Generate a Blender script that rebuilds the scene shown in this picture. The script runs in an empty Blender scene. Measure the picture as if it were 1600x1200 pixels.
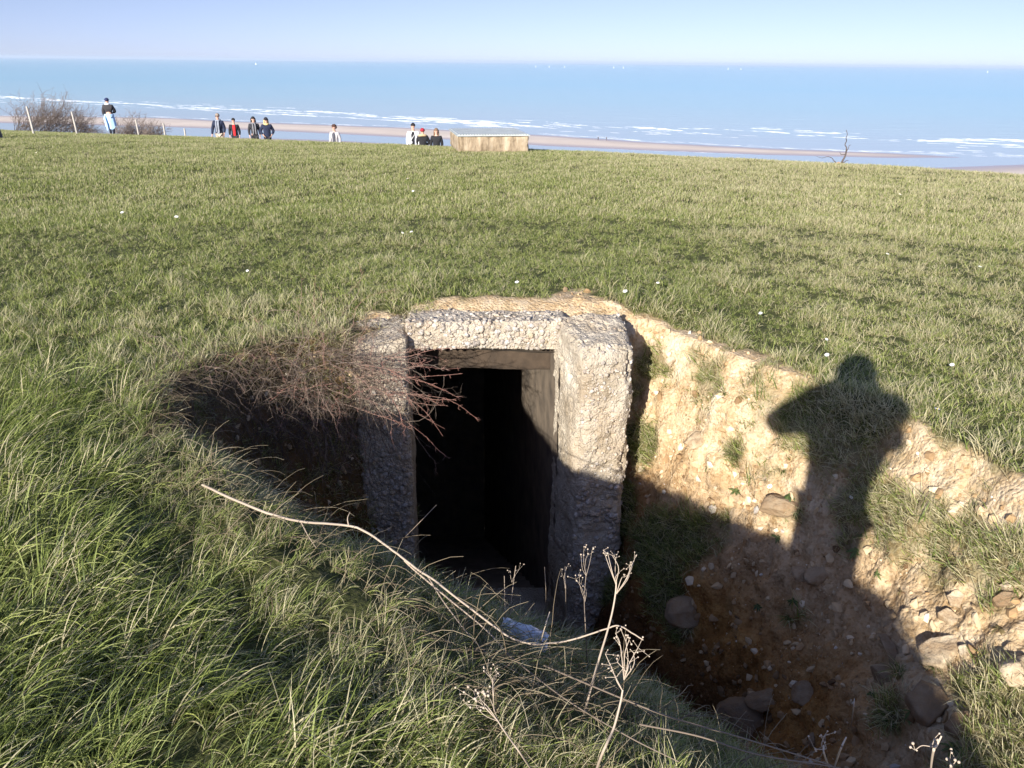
import bpy, math, random
import numpy as np
from mathutils import Vector, Matrix, Euler
from mathutils.bvhtree import BVHTree

# ------------------------------------------------------------------ scene, camera, sky, sun, exposure
scene = bpy.context.scene
C = scene.collection
random.seed(7)
RNG = np.random.default_rng(7)
R = math.radians

PITCH, ROLL, EYE, FPX = R(22.6), R(0.6), 1.55, 1209.0      # pixels of the 1600 x 1200 photograph
_f = Vector((0, math.cos(PITCH), -math.sin(PITCH)))
_r = Vector((1, 0, 0))
_u = _r.cross(_f)
CAM_ROT = Matrix((_r, _u, -_f)).transposed() @ Matrix.Rotation(ROLL, 3, 'Z')
cam_data = bpy.data.cameras.new('camera')
cam = bpy.data.objects.new('camera', cam_data)
C.objects.link(cam)
cam.matrix_world = Matrix.Translation((0, 0, EYE)) @ CAM_ROT.to_4x4()
cam_data.sensor_width = 36.0
cam_data.lens = FPX / 1600 * 36
cam_data.clip_start = 0.02
cam_data.clip_end = 80000
scene.camera = cam

SUN_EL, SUN_AZ = 19.2, 205.0                                # degrees; azimuth clockwise from +Y
to_sun = Vector((math.sin(R(SUN_AZ)) * math.cos(R(SUN_EL)), math.cos(R(SUN_AZ)) * math.cos(R(SUN_EL)), math.sin(R(SUN_EL))))
world = bpy.data.worlds.new('World')
scene.world = world
world.use_nodes = True
wn = world.node_tree.nodes
sky = wn.new('ShaderNodeTexSky')
sky.sky_type = 'NISHITA'
sky.sun_disc = False
sky.sun_elevation = R(SUN_EL)
sky.sun_rotation = R(SUN_AZ)
sky.altitude = 0
sky.air_density = 0.45
sky.dust_density = 0.15
sky.ozone_density = 1.0
wn['Background'].inputs['Strength'].default_value = 0.075
_tint = wn.new('ShaderNodeMix')
_tint.data_type = 'RGBA'
_tint.blend_type = 'MULTIPLY'
_tint.inputs[0].default_value = 1.0
_tint.inputs[7].default_value = (1.05, 0.90, 0.98, 1)
world.node_tree.links.new(sky.outputs[0], _tint.inputs[6])
# sky scaled by elevation: dimmed low down, boosted overhead to lift the trench shadows
_tc = wn.new('ShaderNodeTexCoord')
_sp = wn.new('ShaderNodeSeparateXYZ')
_cr = wn.new('ShaderNodeValToRGB')
_e = _cr.color_ramp.elements
_e[0].position, _e[0].color = 0.0, (0.63 / 2.5, 0.69 / 2.5, 0.84 / 2.5, 1)
_e[1].position, _e[1].color = 0.45, (0.92, 0.92, 0.92, 1)
_x = _e.new(0.09); _x.color = (0.93 / 2.5, 0.90 / 2.5, 0.83 / 2.5, 1)
_vs = wn.new('ShaderNodeVectorMath')
_vs.operation = 'SCALE'
_vs.inputs['Scale'].default_value = 2.5
_vm = wn.new('ShaderNodeVectorMath')
_vm.operation = 'MULTIPLY'
_l = world.node_tree.links
_l.new(_tc.outputs['Generated'], _sp.inputs[0])
_l.new(_sp.outputs['Z'], _cr.inputs[0])
_l.new(_cr.outputs[0], _vs.inputs[0])
_l.new(_tint.outputs[2], _vm.inputs[0])
_l.new(_vs.outputs[0], _vm.inputs[1])
_l.new(_vm.outputs[0], wn['Background'].inputs['Color'])
sun_data = bpy.data.lights.new('sun', 'SUN')
sun_data.energy = 5.0
sun_data.angle = R(0.53)
sun_data.color = (1.0, 0.945, 0.87)
sun = bpy.data.objects.new('sun', sun_data)
C.objects.link(sun)
sun.rotation_euler = to_sun.to_track_quat('Z', 'Y').to_euler()
sun.location = (-10, -20, 30)
scene.view_settings.view_transform = 'Standard'
scene.view_settings.look = 'None'
scene.view_settings.exposure = 1.05
scene.view_settings.gamma = 1
scene.cycles.max_bounces = 6
scene.cycles.transparent_max_bounces = 8

# ------------------------------------------------------------------ helpers
def ray_dir(px, py):
    """world direction of a photograph pixel"""
    return (CAM_ROT @ Vector(((px - 800) / FPX, -(py - 600) / FPX, -1.0))).normalized()

def project(P):
    q = CAM_ROT.transposed() @ (Vector(P) - Vector((0, 0, EYE)))
    return 800 + FPX * q.x / -q.z, 600 - FPX * q.y / -q.z

def _hash(ix, iy, iz, seed):
    h = (ix.astype(np.int64) * 374761393 + iy.astype(np.int64) * 668265263 + iz.astype(np.int64) * 2147483647 + seed * 974634721) & 0xffffffff
    h = ((h ^ (h >> 13)) * 1274126177) & 0xffffffff
    h = ((h ^ (h >> 16)) * 2246822519) & 0xffffffff
    return (h ^ (h >> 15)) & 0xffffffff

_G = np.random.default_rng(3).normal(size=(256, 3))
_G /= np.linalg.norm(_G, axis=1)[:, None]

def noise3(x, y, z, seed=0):
    """gradient noise, about -0.7..0.7, vectorised"""
    x, y, z = np.broadcast_arrays(np.asarray(x, float), np.asarray(y, float), np.asarray(z, float))
    x0, y0, z0 = np.floor(x), np.floor(y), np.floor(z)
    fx, fy, fz = x - x0, y - y0, z - z0
    u, v, w = [t * t * t * (t * (t * 6 - 15) + 10) for t in (fx, fy, fz)]
    out = 0
    for dx in (0, 1):
        for dy in (0, 1):
            for dz in (0, 1):
                g = _G[_hash(x0 + dx, y0 + dy, z0 + dz, seed) & 255]
                d = g[..., 0] * (fx - dx) + g[..., 1] * (fy - dy) + g[..., 2] * (fz - dz)
                out = out + d * (u if dx else 1 - u) * (v if dy else 1 - v) * (w if dz else 1 - w)
    return out

def fbm(x, y, z, octaves=4, seed=0, gain=0.5):
    s, a, f = 0, 1.0, 1.0
    for o in range(octaves):
        s = s + a * noise3(x * f, y * f, z * f, seed + o * 17)
        a *= gain
        f *= 2.03
    return s

def worley(x, y, z, seed=0):
    """nearest-feature distance and cell value, vectorised"""
    x0, y0, z0 = np.floor(x), np.floor(y), np.floor(z)
    best = np.full(np.shape(x), 9.0)
    val = np.zeros(np.shape(x))
    for dx in (-1, 0, 1):
        for dy in (-1, 0, 1):
            for dz in (-1, 0, 1):
                cx, cy, cz = x0 + dx, y0 + dy, z0 + dz
                h = _hash(cx, cy, cz, seed)
                px = cx + (h & 255) / 255.0
                py = cy + ((h >> 8) & 255) / 255.0
                pz = cz + ((h >> 16) & 255) / 255.0
                d = (px - x) ** 2 + (py - y) ** 2 + (pz - z) ** 2
                m = d < best
                best = np.where(m, d, best)
                val = np.where(m, ((h >> 24) & 255) / 255.0, val)
    return np.sqrt(best), val

def sstep(a, b, x):
    t = np.clip((x - a) / (b - a), 0, 1)
    return t * t * (3 - 2 * t)

def seg_dist(x, y, pts):
    """distance to a polyline and sign (positive on its left)"""
    best = np.full(np.shape(x), 1e9)
    sign = np.ones(np.shape(x))
    for (ax, ay), (bx, by) in zip(pts[:-1], pts[1:]):
        dx, dy = bx - ax, by - ay
        L2 = dx * dx + dy * dy
        t = np.clip(((x - ax) * dx + (y - ay) * dy) / L2, 0, 1)
        d = np.hypot(x - ax - t * dx, y - ay - t * dy)
        m = d < best
        best = np.where(m, d, best)
        sign = np.where(m, np.where(dx * (y - ay) - dy * (x - ax) >= 0, 1.0, -1.0), sign)
    return best, sign

def in_poly(x, y, pts):
    inside = np.zeros(np.shape(x), bool)
    n = len(pts)
    for i in range(n):
        (x1, y1), (x2, y2) = pts[i], pts[(i + 1) % n]
        c = ((y1 > y) != (y2 > y)) & (x < (x2 - x1) * (y - y1) / (y2 - y1 + 1e-12) + x1)
        inside ^= c
    return inside

def mesh_from(name, V, F, attrs=None, smooth=True):
    """fast mesh from arrays; F is a list of index arrays (n x 3 or n x 4) or one array; attrs: per-vertex floats"""
    me = bpy.data.meshes.new(name)
    V = np.asarray(V, np.float32)
    if isinstance(F, np.ndarray):
        F = [F]
    F = [np.asarray(f, np.int32) for f in F if len(f)]
    me.vertices.add(len(V))
    me.vertices.foreach_set('co', V.ravel())
    nl = sum(f.size for f in F)
    me.loops.add(nl)
    me.loops.foreach_set('vertex_index', np.concatenate([f.ravel() for f in F]))
    starts, off = [], 0
    for f in F:
        starts.append(off + np.arange(len(f), dtype=np.int32) * f.shape[1])
        off += f.size
    starts = np.concatenate(starts)
    me.polygons.add(len(starts))
    me.polygons.foreach_set('loop_start', starts)
    me.update(calc_edges=True)
    me.polygons.foreach_set('use_smooth', np.full(len(starts), smooth, bool))
    for k, a in (attrs or {}).items():
        at = me.attributes.new(k, 'FLOAT', 'POINT')
        at.data.foreach_set('value', np.ascontiguousarray(np.asarray(a, np.float32).ravel()))
    me.validate()
    return me

def obj(name, me, mat=None, parent=None, loc=(0, 0, 0), rotz=0.0, label=None, cat=None, group=None, kind=None):
    o = bpy.data.objects.new(name, me)
    C.objects.link(o)
    if mat is not None and me is not None and len(me.materials) == 0:
        me.materials.append(mat)
    o.location = loc
    o.rotation_euler = (0, 0, rotz)
    if parent is not None:
        o.parent = parent
    if label: o['label'] = label
    if cat: o['category'] = cat
    if group: o['group'] = group
    if kind: o['kind'] = kind
    return o

def thing(name, label, cat, loc=(0, 0, 0), rotz=0.0, group=None):
    return obj(name, None, None, None, loc, rotz, label, cat, group)

class Geo:
    """collects tubes, balls and leaves into one mesh with a 'tone' per vertex"""
    def __init__(s):
        s.V, s.T, s.Q, s.A, s.n = [], [], [], [], 0
    def add(s, V, T=None, Q=None, tone=0.5):
        V = np.asarray(V, float)
        if T is not None and len(T): s.T.append(np.asarray(T) + s.n)
        if Q is not None and len(Q): s.Q.append(np.asarray(Q) + s.n)
        s.V.append(V)
        s.A.append(np.full(len(V), tone, float) if np.isscalar(tone) else np.asarray(tone, float))
        s.n += len(V)
    def tube(s, pts, radii, sides=5, tone=0.5):
        P = np.asarray(pts, float)
        n = len(P)
        rad = np.full(n, radii, float) if np.isscalar(radii) else np.asarray(radii, float)
        T = np.gradient(P, axis=0)
        T /= np.linalg.norm(T, axis=1)[:, None] + 1e-12
        a = np.array((0.31, 0.17, 0.93)) if abs(T[0][2]) < 0.8 else np.array((0.93, 0.31, 0.17))
        N1 = np.cross(T, a); N1 /= np.linalg.norm(N1, axis=1)[:, None] + 1e-12
        N2 = np.cross(T, N1)
        th = np.arange(sides) / sides * 2 * np.pi
        V = P[:, None, :] + rad[:, None, None] * (np.cos(th)[None, :, None] * N1[:, None, :] + np.sin(th)[None, :, None] * N2[:, None, :])
        i = np.arange(n - 1)[:, None] * sides
        j = np.arange(sides)[None, :]
        k = (j + 1) % sides
        Q = np.stack([i + j, i + k, i + sides + k, i + sides + j], -1).reshape(-1, 4)
        tn = np.full(n, tone, float) if np.isscalar(tone) else np.asarray(tone, float)
        s.add(V.reshape(-1, 3), None, Q, np.repeat(tn, sides))
    def ball(s, c, r, seg=8, rings=6, tone=0.5, M=None):
        r = np.full(3, r, float) if np.isscalar(r) else np.asarray(r, float)
        th = np.arange(seg) / seg * 2 * np.pi
        ph = (np.arange(rings - 1) + 1) / rings * np.pi
        V = [(0, 0, 1)] + [(math.sin(p) * math.cos(t), math.sin(p) * math.sin(t), math.cos(p)) for p in ph for t in th] + [(0, 0, -1)]
        V = np.array(V) * r
        if M is not None: V = V @ np.asarray(M).T
        V = V + np.asarray(c)
        T, Q = [], []
        for j in range(seg):
            T.append((0, 1 + j, 1 + (j + 1) % seg))
            b = 1 + (rings - 2) * seg
            T.append((b + (j + 1) % seg, b + j, b + seg))
        for i in range(rings - 2):
            for j in range(seg):
                a = 1 + i * seg
                Q.append((a + j, a + seg + j, a + seg + (j + 1) % seg, a + (j + 1) % seg))
        s.add(V, T, Q, tone)
    def ribbon(s, pts, widths, side, tone=0.5):
        P = np.asarray(pts, float)
        side = np.asarray(side, float)
        w = np.asarray(widths, float)[:, None]
        V = np.concatenate([P - side * w / 2, P + side * w / 2])
        n = len(P)
        i = np.arange(n - 1)
        Q = np.stack([i, i + 1, n + i + 1, n + i], -1)
        tn = np.full(n, tone, float) if np.isscalar(tone) else np.asarray(tone, float)
        s.add(V, None, Q, np.concatenate([tn, tn]))
    def mesh(s, name, smooth=True):
        return mesh_from(name, np.concatenate(s.V), [np.concatenate(a) for a in (s.T, s.Q) if a], {'tone': np.concatenate(s.A)}, smooth)

def spline(ctrl, n):
    """Catmull-Rom through control points"""
    P = np.asarray(ctrl, float)
    P = np.concatenate([[2 * P[0] - P[1]], P, [2 * P[-1] - P[-2]]])
    out = []
    m = len(P) - 3
    for t in np.linspace(0, m - 1e-9, n):
        i = int(t); f = t - i
        a, b, c, d = P[i:i + 4]
        out.append(0.5 * (2 * b + (c - a) * f + (2 * a - 5 * b + 4 * c - d) * f * f + (3 * b - a - 3 * c + d) * f ** 3))
    return np.array(out)

# ---- materials
def new_mat(name):
    m = bpy.data.materials.new(name)
    m.use_nodes = True
    nt = m.node_tree
    return m, nt, nt.nodes['Principled BSDF']

def nd(nt, kind, **kw):
    n = nt.nodes.new(kind)
    for k, v in kw.items():
        if k in n.inputs.keys(): n.inputs[k].default_value = v
        else: setattr(n, k, v)
    return n

def attr(nt, name, kind='GEOMETRY'):
    return nd(nt, 'ShaderNodeAttribute', attribute_name=name, attribute_type=kind)

def ramp(nt, fac, stops):
    n = nt.nodes.new('ShaderNodeValToRGB')
    e = n.color_ramp.elements
    while len(e) < len(stops): e.new(0.5)
    for el, (p, c) in zip(e, stops):
        el.position = p
        el.color = (*c, 1) if len(c) == 3 else c
    nt.links.new(fac, n.inputs[0])
    return n.outputs[0]

def mix(nt, fac, a, b, mode='MIX'):
    n = nt.nodes.new('ShaderNodeMix')
    n.data_type = 'RGBA'
    n.blend_type = mode
    for s, i in ((fac, 0), (a, 6), (b, 7)):
        if hasattr(s, 'is_linked'): nt.links.new(s, n.inputs[i])
        elif i == 0: n.inputs[0].default_value = s
        else: n.inputs[i].default_value = (*s, 1)
    return n.outputs[2]

def maths(nt, op, a, b=0.0, c=0.0):
    n = nt.nodes.new('ShaderNodeMath')
    n.operation = op
    for i, s in enumerate((a, b, c)):
        if hasattr(s, 'is_linked'): nt.links.new(s, n.inputs[i])
        else: n.inputs[i].default_value = s
    return n.outputs[0]

def pos_noise(nt, scale, detail=4, rough=0.6, obj_space=False, stretch=None):
    if obj_space: v = nt.nodes.new('ShaderNodeTexCoord').outputs['Object']
    else: v = nt.nodes.new('ShaderNodeNewGeometry').outputs['Position']
    if stretch:
        mp = nt.nodes.new('ShaderNodeMapping')
        mp.inputs['Scale'].default_value = stretch
        nt.links.new(v, mp.inputs[0]); v = mp.outputs[0]
    n = nd(nt, 'ShaderNodeTexNoise', Scale=scale, Detail=detail, Roughness=rough)
    nt.links.new(v, n.inputs['Vector'])
    return n.outputs['Fac']

def add_bump(nt, bsdf, height, strength=0.5, dist=0.01):
    b = nd(nt, 'ShaderNodeBump', Strength=strength, Distance=dist)
    nt.links.new(height, b.inputs['Height'])
    nt.links.new(b.outputs[0], bsdf.inputs['Normal'])

def simple_mat(name, col, rough=0.8, var=0.25, scale=20.0, bump=0.0, metallic=0.0):
    m, nt, b = new_mat(name)
    n = pos_noise(nt, scale, 4, 0.6, True)
    d = tuple(c * (1 - var) for c in col)
    l = tuple(min(1, c * (1 + var)) for c in col)
    nt.links.new(ramp(nt, n, [(0.3, d), (0.7, l)]), b.inputs['Base Color'])
    b.inputs['Roughness'].default_value = rough
    b.inputs['Metallic'].default_value = metallic
    if bump: add_bump(nt, b, n, bump, 0.01)
    return m

def tone_mat(name, stops, rough=0.8, translucent=0.0):
    m, nt, b = new_mat(name)
    c = ramp(nt, attr(nt, 'tone').outputs['Fac'], stops)
    nt.links.new(c, b.inputs['Base Color'])
    b.inputs['Roughness'].default_value = rough
    b.inputs['Specular IOR Level'].default_value = 0.3
    if translucent:
        t = nt.nodes.new('ShaderNodeBsdfTranslucent')
        nt.links.new(c, t.inputs[0])
        mx = nd(nt, 'ShaderNodeMixShader', Fac=translucent)
        nt.links.new(b.outputs[0], mx.inputs[1]); nt.links.new(t.outputs[0], mx.inputs[2])
        nt.links.new(mx.outputs[0], nt.nodes['Material Output'].inputs['Surface'])
    return m

# ------------------------------------------------------------------ the ground: field, pit, banks, brink and bluff
BRINK_FIELD = [(-90, 74), (-60, 60), (-25, 40), (-8.9, 28), (-2, 25.3), (3.4, 21), (7.3, 18), (9.9, 15.2), (14, 10), (22, 0), (40, -25)]
# rim and foot of the pit dug in front of the bunker (plan view, metres)
RIM_RIGHT = [(0.66, 4.96), (0.93, 5.0), (1.1, 4.78), (1.36, 4.36), (1.66, 3.98), (1.95, 3.5), (2.14, 2.95), (2.24, 2.4), (2.26, 1.8), (2.22, 1.0), (2.15, 0.0), (2.0, -2.2)]
RIM_NEAR = [(0.6, -2.2), (0.66, -0.2), (0.76, 0.3), (0.76, 0.72), (0.62, 1.08), (0.36, 1.3), (0.0, 1.52), (-0.4, 1.84), (-0.8, 2.25), (-1.22, 2.72), (-1.62, 3.16)]
RIM_LEFT = [(-1.62, 3.16), (-1.86, 3.6), (-1.82, 4.1), (-1.45, 4.5), (-1.0, 4.72), (-0.72, 4.92)]
RIM = RIM_RIGHT + RIM_NEAR + RIM_LEFT[1:]
FOOT_RIGHT = [(0.36, 4.86), (0.54, 4.5), (0.60, 4.1), (0.76, 3.82), (1.0, 3.5), (1.22, 3.1), (1.36, 2.7), (1.44, 2.2), (1.48, 1.6), (1.5, 0.8), (1.5, -1.7)]
FOOT_NEAR = [(1.15, -1.7), (1.18, 0.8), (1.15, 1.6), (1.06, 2.1), (0.95, 2.5), (0.75, 2.85), (0.4, 3.1), (-0.2, 3.42), (-0.7, 3.72), (-0.95, 4.05)]
FOOT = FOOT_RIGHT + FOOT_NEAR + [(-1.05, 4.4), (-0.72, 4.86)]

def plateau(x, y):
    yy = np.clip(y, 0, 200)
    z = -0.0011 * np.minimum(yy, 40) ** 2 - 0.010 * yy - 0.098 * np.clip(yy - 40, 0, 400) * 0.3
    z = z + 0.011 * np.clip(-x - 1, 0, 30) * sstep(3, 25, yy)
    z = z + 0.065 * fbm(x * 0.22, y * 0.22, 0.0 * x, 2, 5) * sstep(1.5, 8, np.hypot(x, y - 3))
    z = z + (0.030 + 0.085 * sstep(3.6, 2.2, y) * sstep(0.7, -0.3, x)) * fbm(x * 1.25, y * 1.25, 0.0 * x, 3, 9)
    return z

def height(x, y):
    zp = plateau(x, y)
    # the turf swells up a little behind the lintel
    zp = zp + 0.11 * sstep(4.86, 5.22, y) * sstep(7.5, 5.4, y) * sstep(-1.9, -0.7, x) * sstep(1.9, 0.7, x)
    # the bluff: rolls over beyond the brink of the field
    d, sg = seg_dist(x, y, BRINK_FIELD)
    s = np.where(sg > 0, d, 0) + 0.6 * noise3(x * 0.25, y * 0.25, 0 * x, 31) * (sg > 0)
    s = np.clip(s, 0, None)
    drop = np.where(s < 11, 0.028 * s ** 2, 0.028 * 121 + 0.616 * (s - 11))
    zp = zp - drop
    # the pit
    wx = x + 0.05 * fbm(x * 2.2, y * 2.2, 0 * x, 3, 41)
    wy = y + 0.05 * fbm(x * 2.2, y * 2.2, 0 * x + 7, 3, 43) * sstep(0.2, 0.6, np.abs(y - 4.75) + 0.0)
    dr, _ = seg_dist(wx, wy, RIM + [RIM[0]])
    df, _ = seg_dist(wx, wy, FOOT + [FOOT[0]])
    inside = in_poly(wx, wy, RIM)
    floor_in = in_poly(wx, wy, FOOT)
    t = df / (df + dr + 1e-9)
    dn, _ = seg_dist(x, y, RIM_NEAR)
    dg, _ = seg_dist(x, y, RIM_RIGHT)
    dl, _ = seg_dist(x, y, RIM_LEFT)
    near = np.clip((dg - dn) / (dg + dn + 1e-9) * 4, 0, 1)
    g_near = 1 - (1 - t) ** 1.3
    # the sunny bank: a steep upper face, a shelf, then a talus
    tb = t + 0.05 * noise3(x * 1.7, y * 1.7, 0 * x, 55)
    g_bank = np.interp(tb, [0, 0.25, 0.5, 0.62, 0.8, 0.93, 1], [0, 0.27, 0.47, 0.57, 0.80, 0.945, 1])
    g = near * g_near + (1 - near) * g_bank
    zf = np.interp(y, [-1.7, 0, 1.0, 1.7, 2.3, 2.9, 3.6, 4.6], [0.0, -0.25, -0.5, -0.8, -1.15, -1.62, -2.05, -2.28]) + 0.02 * fbm(x * 3, y * 3, 0 * x, 3, 71)
    zf = np.minimum(zf, zp)
    z = np.where(inside, np.where(floor_in, zf, zf + (zp - zf) * np.clip(g, 0, 1)), zp)
    return z, inside, floor_in, t, near, dn, dg, dl, s

def axis(lo, a, b, hi, step, grow):
    mid = list(np.arange(a, b + 1e-6, step))
    left, p, st = [], a, step
    while p > lo:
        st = min(st * grow, 3.0); p -= st; left.append(p)
    right, p, st = [], mid[-1], step
    while p < hi:
        st = min(st * grow, 3.0); p += st; right.append(p)
    return np.array(left[::-1] + mid + right)

GX = axis(-95, -2.5, 3.3, 60, 0.0125, 1.035)
GY = axis(-30, 0.5, 5.3, 165, 0.0125, 1.035)
X, Y = np.meshgrid(GX, GY)
Z, INS, FLO, TT, NEARB, DN, DG, DL, SB = height(X, Y)
# dirt mask: 1 where there is turf
TURF = np.ones_like(X)
bank_d = np.where(NEARB > 0.5, sstep(0.12, 0.3, TT), 0.0)
TURF = np.where(INS, bank_d, TURF)
left_bank = (DL < DN) & (DL < DG) & INS
TURF = np.where(left_bank, 0.30, TURF)
_fr = 0.09 + 0.16 * fbm(X * 2.7, Y * 2.7, 0 * X, 3, 97)
TURF = np.where(INS & (DG < DN) & (DG < DL) & (X > 0.95), sstep(-0.03, 0.05, _fr - DG) * 0.85, TURF)
_edge = 5.07 + 0.17 * noise3(X * 2.3, Y * 2.3, 0 * X, 88) + 0.10 * noise3(X * 7, Y * 7, 0 * X, 89) + 0.26 * np.exp(-((X - 0.5) / 0.2) ** 2) - 0.10 * np.exp(-((X + 0.62) / 0.25) ** 2)
_bare = sstep(0.06, -0.06, Y - _edge) * sstep(-1.02, -0.8, X + 0.1 * noise3(X * 5, Y * 5, 0 * X, 90)) * sstep(0.98, 0.8, X + 0.1 * noise3(X * 5, Y * 5, 0 * X, 91)) * (Y > 4.8)
_bare = _bare * np.clip(1.1 - 2.6 * np.clip(fbm(X * 7, Y * 7, 0 * X, 3, 95) - 0.05, 0, 1), 0, 1)
TURF = np.where(TURF > 0.5, TURF * (1 - _bare), TURF)

# surface relief along the normal: clods on the dirt, tussocks under the turf
zx = np.gradient(Z, GX, axis=1); zy = np.gradient(Z, GY, axis=0)
nrm = np.stack([-zx, -zy, np.ones_like(Z)], -1)
nrm /= np.linalg.norm(nrm, axis=-1)[..., None]
act = (np.hypot(X - 0.3, Y - 3) < 4.2)
disp = np.zeros_like(Z)
xa, ya, za = X[act], Y[act], Z[act]
tb = TURF[act]
rel = 0.06 * fbm(xa * 4, ya * 4, za * 4, 4, 101, 0.55) + 0.02 * np.abs(fbm(xa * 11, ya * 11, za * 11, 3, 131))
wd, wv = worley(xa * 7, ya * 7, za * 9, 5)
wd3, wv3 = worley(xa * 38, ya * 38, za * 38, 12)
rel = rel + 0.010 * (wv3 - 0.35) * sstep(0.6, 0.25, wd3)
rel = rel + 0.05 * (wv - 0.5) * sstep(0.65, 0.35, wd)
wd2, wv2 = worley(xa * 17, ya * 17, za * 17, 8)
rel = rel + 0.022 * (wv2 - 0.4) * sstep(0.6, 0.3, wd2)
rough_amt = np.where(INS[act] | (tb < 0.5), 1 - 0.75 * tb, 0.25)
doorway = (np.abs(xa + 0.2) < 0.62) & (ya > 4.45)
rough_amt = np.where(doorway, 0.1, rough_amt) * sstep(4.2, 3.2, np.hypot(xa - 0.3, ya - 3))
disp[act] = rel * rough_amt
PX, PY, PZ = X + nrm[..., 0] * disp, Y + nrm[..., 1] * disp, Z + nrm[..., 2] * disp
ny, nx = X.shape
idx = np.arange(nx * ny).reshape(ny, nx)
quads = np.stack([idx[:-1, :-1], idx[:-1, 1:], idx[1:, 1:], idx[1:, :-1]], -1).reshape(-1, 4)
GV = np.stack([PX, PY, PZ], -1).reshape(-1, 3)
# open the doorway: the ground sheet has no wall across the passage
qc = GV[quads].mean(1)
hz = GV[quads][:, :, 2]
door = (qc[:, 0] > -0.70) & (qc[:, 0] < 0.33) & (qc[:, 1] > 4.72) & (qc[:, 1] < 5.06) & ((qc[:, 2] < -0.04) | (hz.max(1) - hz.min(1) > 0.03))
quads = quads[~door]
BVH = BVHTree.FromPolygons([Vector(v) for v in GV.tolist()], quads.tolist())

def hit(px, py):
    """the ground point seen at a photograph pixel"""
    h = BVH.ray_cast(Vector((0, 0, EYE)), ray_dir(px, py))
    return h[0], h[1]

def down(x, y):
    h = BVH.ray_cast(Vector((x, y, 50)), Vector((0, 0, -1)))
    return h[0].z if h[0] is not None else -0.1

# turf and bare patches read off the photograph, laid on the ground where they lie: (px, py, radius m, turf)
PATCHES = [
    (700, 488, .14, 0), (760, 482, .16, 0), (830, 480, .18, 0), (890, 474, .2, 0), (905, 455, .1, .15), (660, 486, .1, .3), (590, 505, .14, .1),
    (1010, 525, .13, 0), (1060, 530, .15, 0), (1110, 540, .14, 0), (1160, 560, .15, 0), (1220, 585, .12, .1), (1250, 590, .1, .3),
    (1430, 690, .10, .1), (1450, 745, .2, 0), (1500, 770, .2, 0), (1560, 790, .18, .1), (1600, 810, .2, 0), (1400, 680, .1, .2),
    (1010, 570, .10, .8), (1005, 690, .15, .9), (985, 610, .1, .8), (960, 800, .22, 1), (1020, 850, .22, 1), (1080, 850, .18, .9), (950, 900, .2, 1), (1040, 920, .18, .9), (1120, 830, .12, .6),
    (1260, 650, .17, .85), (1330, 650, .22, 1), (1300, 700, .15, .7), (1290, 750, .08, .4), (1360, 740, .14, .7),
    (1340, 790, .12, .7), (1390, 790, .13, .8), (1440, 820, .14, .8), (1500, 850, .14, .85), (1560, 885, .14, .8), (1330, 840, .1, .5), (1410, 830, .14, .55), (1480, 880, .13, .5), (1560, 920, .1, .5),
    (1530, 1065, .13, .7), (1585, 1100, .16, .8), (1550, 1150, .12, .7), (1590, 1180, .12, .8), (1480, 1190, .12, .4),
    (1240, 800, .1, .25), (1200, 730, .1, .2), (1110, 600, .05, .5), (1150, 705, .07, .8), (1240, 960, .08, .3), (1390, 1110, .09, .6), (1060, 985, .1, .7),
]
gvx, gvy, gvz = GV[:, 0], GV[:, 1], GV[:, 2]
turf = TURF.ravel().copy()
wob = 1 + 0.55 * fbm(gvx * 4.5, gvy * 4.5, gvz * 4.5, 3, 77)
for (px, py, r, val) in PATCHES:
    p, _ = hit(px, py)
    if p is None: continue
    d = np.sqrt((gvx - p.x) ** 2 + (gvy - p.y) ** 2 + (gvz - p.z) ** 2) * wob
    k = sstep(r * 1.25, r * 0.7, d)
    turf = turf * (1 - k) + val * k
turf = np.clip(turf + 0.25 * fbm(gvx * 9, gvy * 9, gvz * 9, 2, 61) * ((turf > 0.02) & (turf < 0.98)), 0, 1)
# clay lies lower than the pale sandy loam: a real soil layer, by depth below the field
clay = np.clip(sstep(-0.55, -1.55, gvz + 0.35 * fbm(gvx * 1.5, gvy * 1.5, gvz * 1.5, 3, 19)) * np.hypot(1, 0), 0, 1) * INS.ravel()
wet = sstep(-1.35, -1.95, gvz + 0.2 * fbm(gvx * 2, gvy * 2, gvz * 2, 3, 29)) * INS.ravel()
wet = np.maximum(wet, 0.85 * left_bank.ravel())  # the whole left bank takes the same dark soil tone
chalk = np.zeros_like(turf)
for (px, py, r) in [(1455, 765, .16), (1500, 800, .12), (1580, 830, .12), (1100, 650, .22), (1060, 560, .2), (1180, 660, .15)]:
    p, _ = hit(px, py)
    if p is not None:
        chalk = np.maximum(chalk, (0.35 + 1.3 * np.clip(fbm(gvx * 8, gvy * 8, gvz * 8, 3, 93) + 0.2, 0, 0.8)) * sstep(r * 1.3, r * 0.3, np.sqrt((gvx - p.x) ** 2 + (gvy - p.y) ** 2 + (gvz - p.z) ** 2) * wob))

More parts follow.
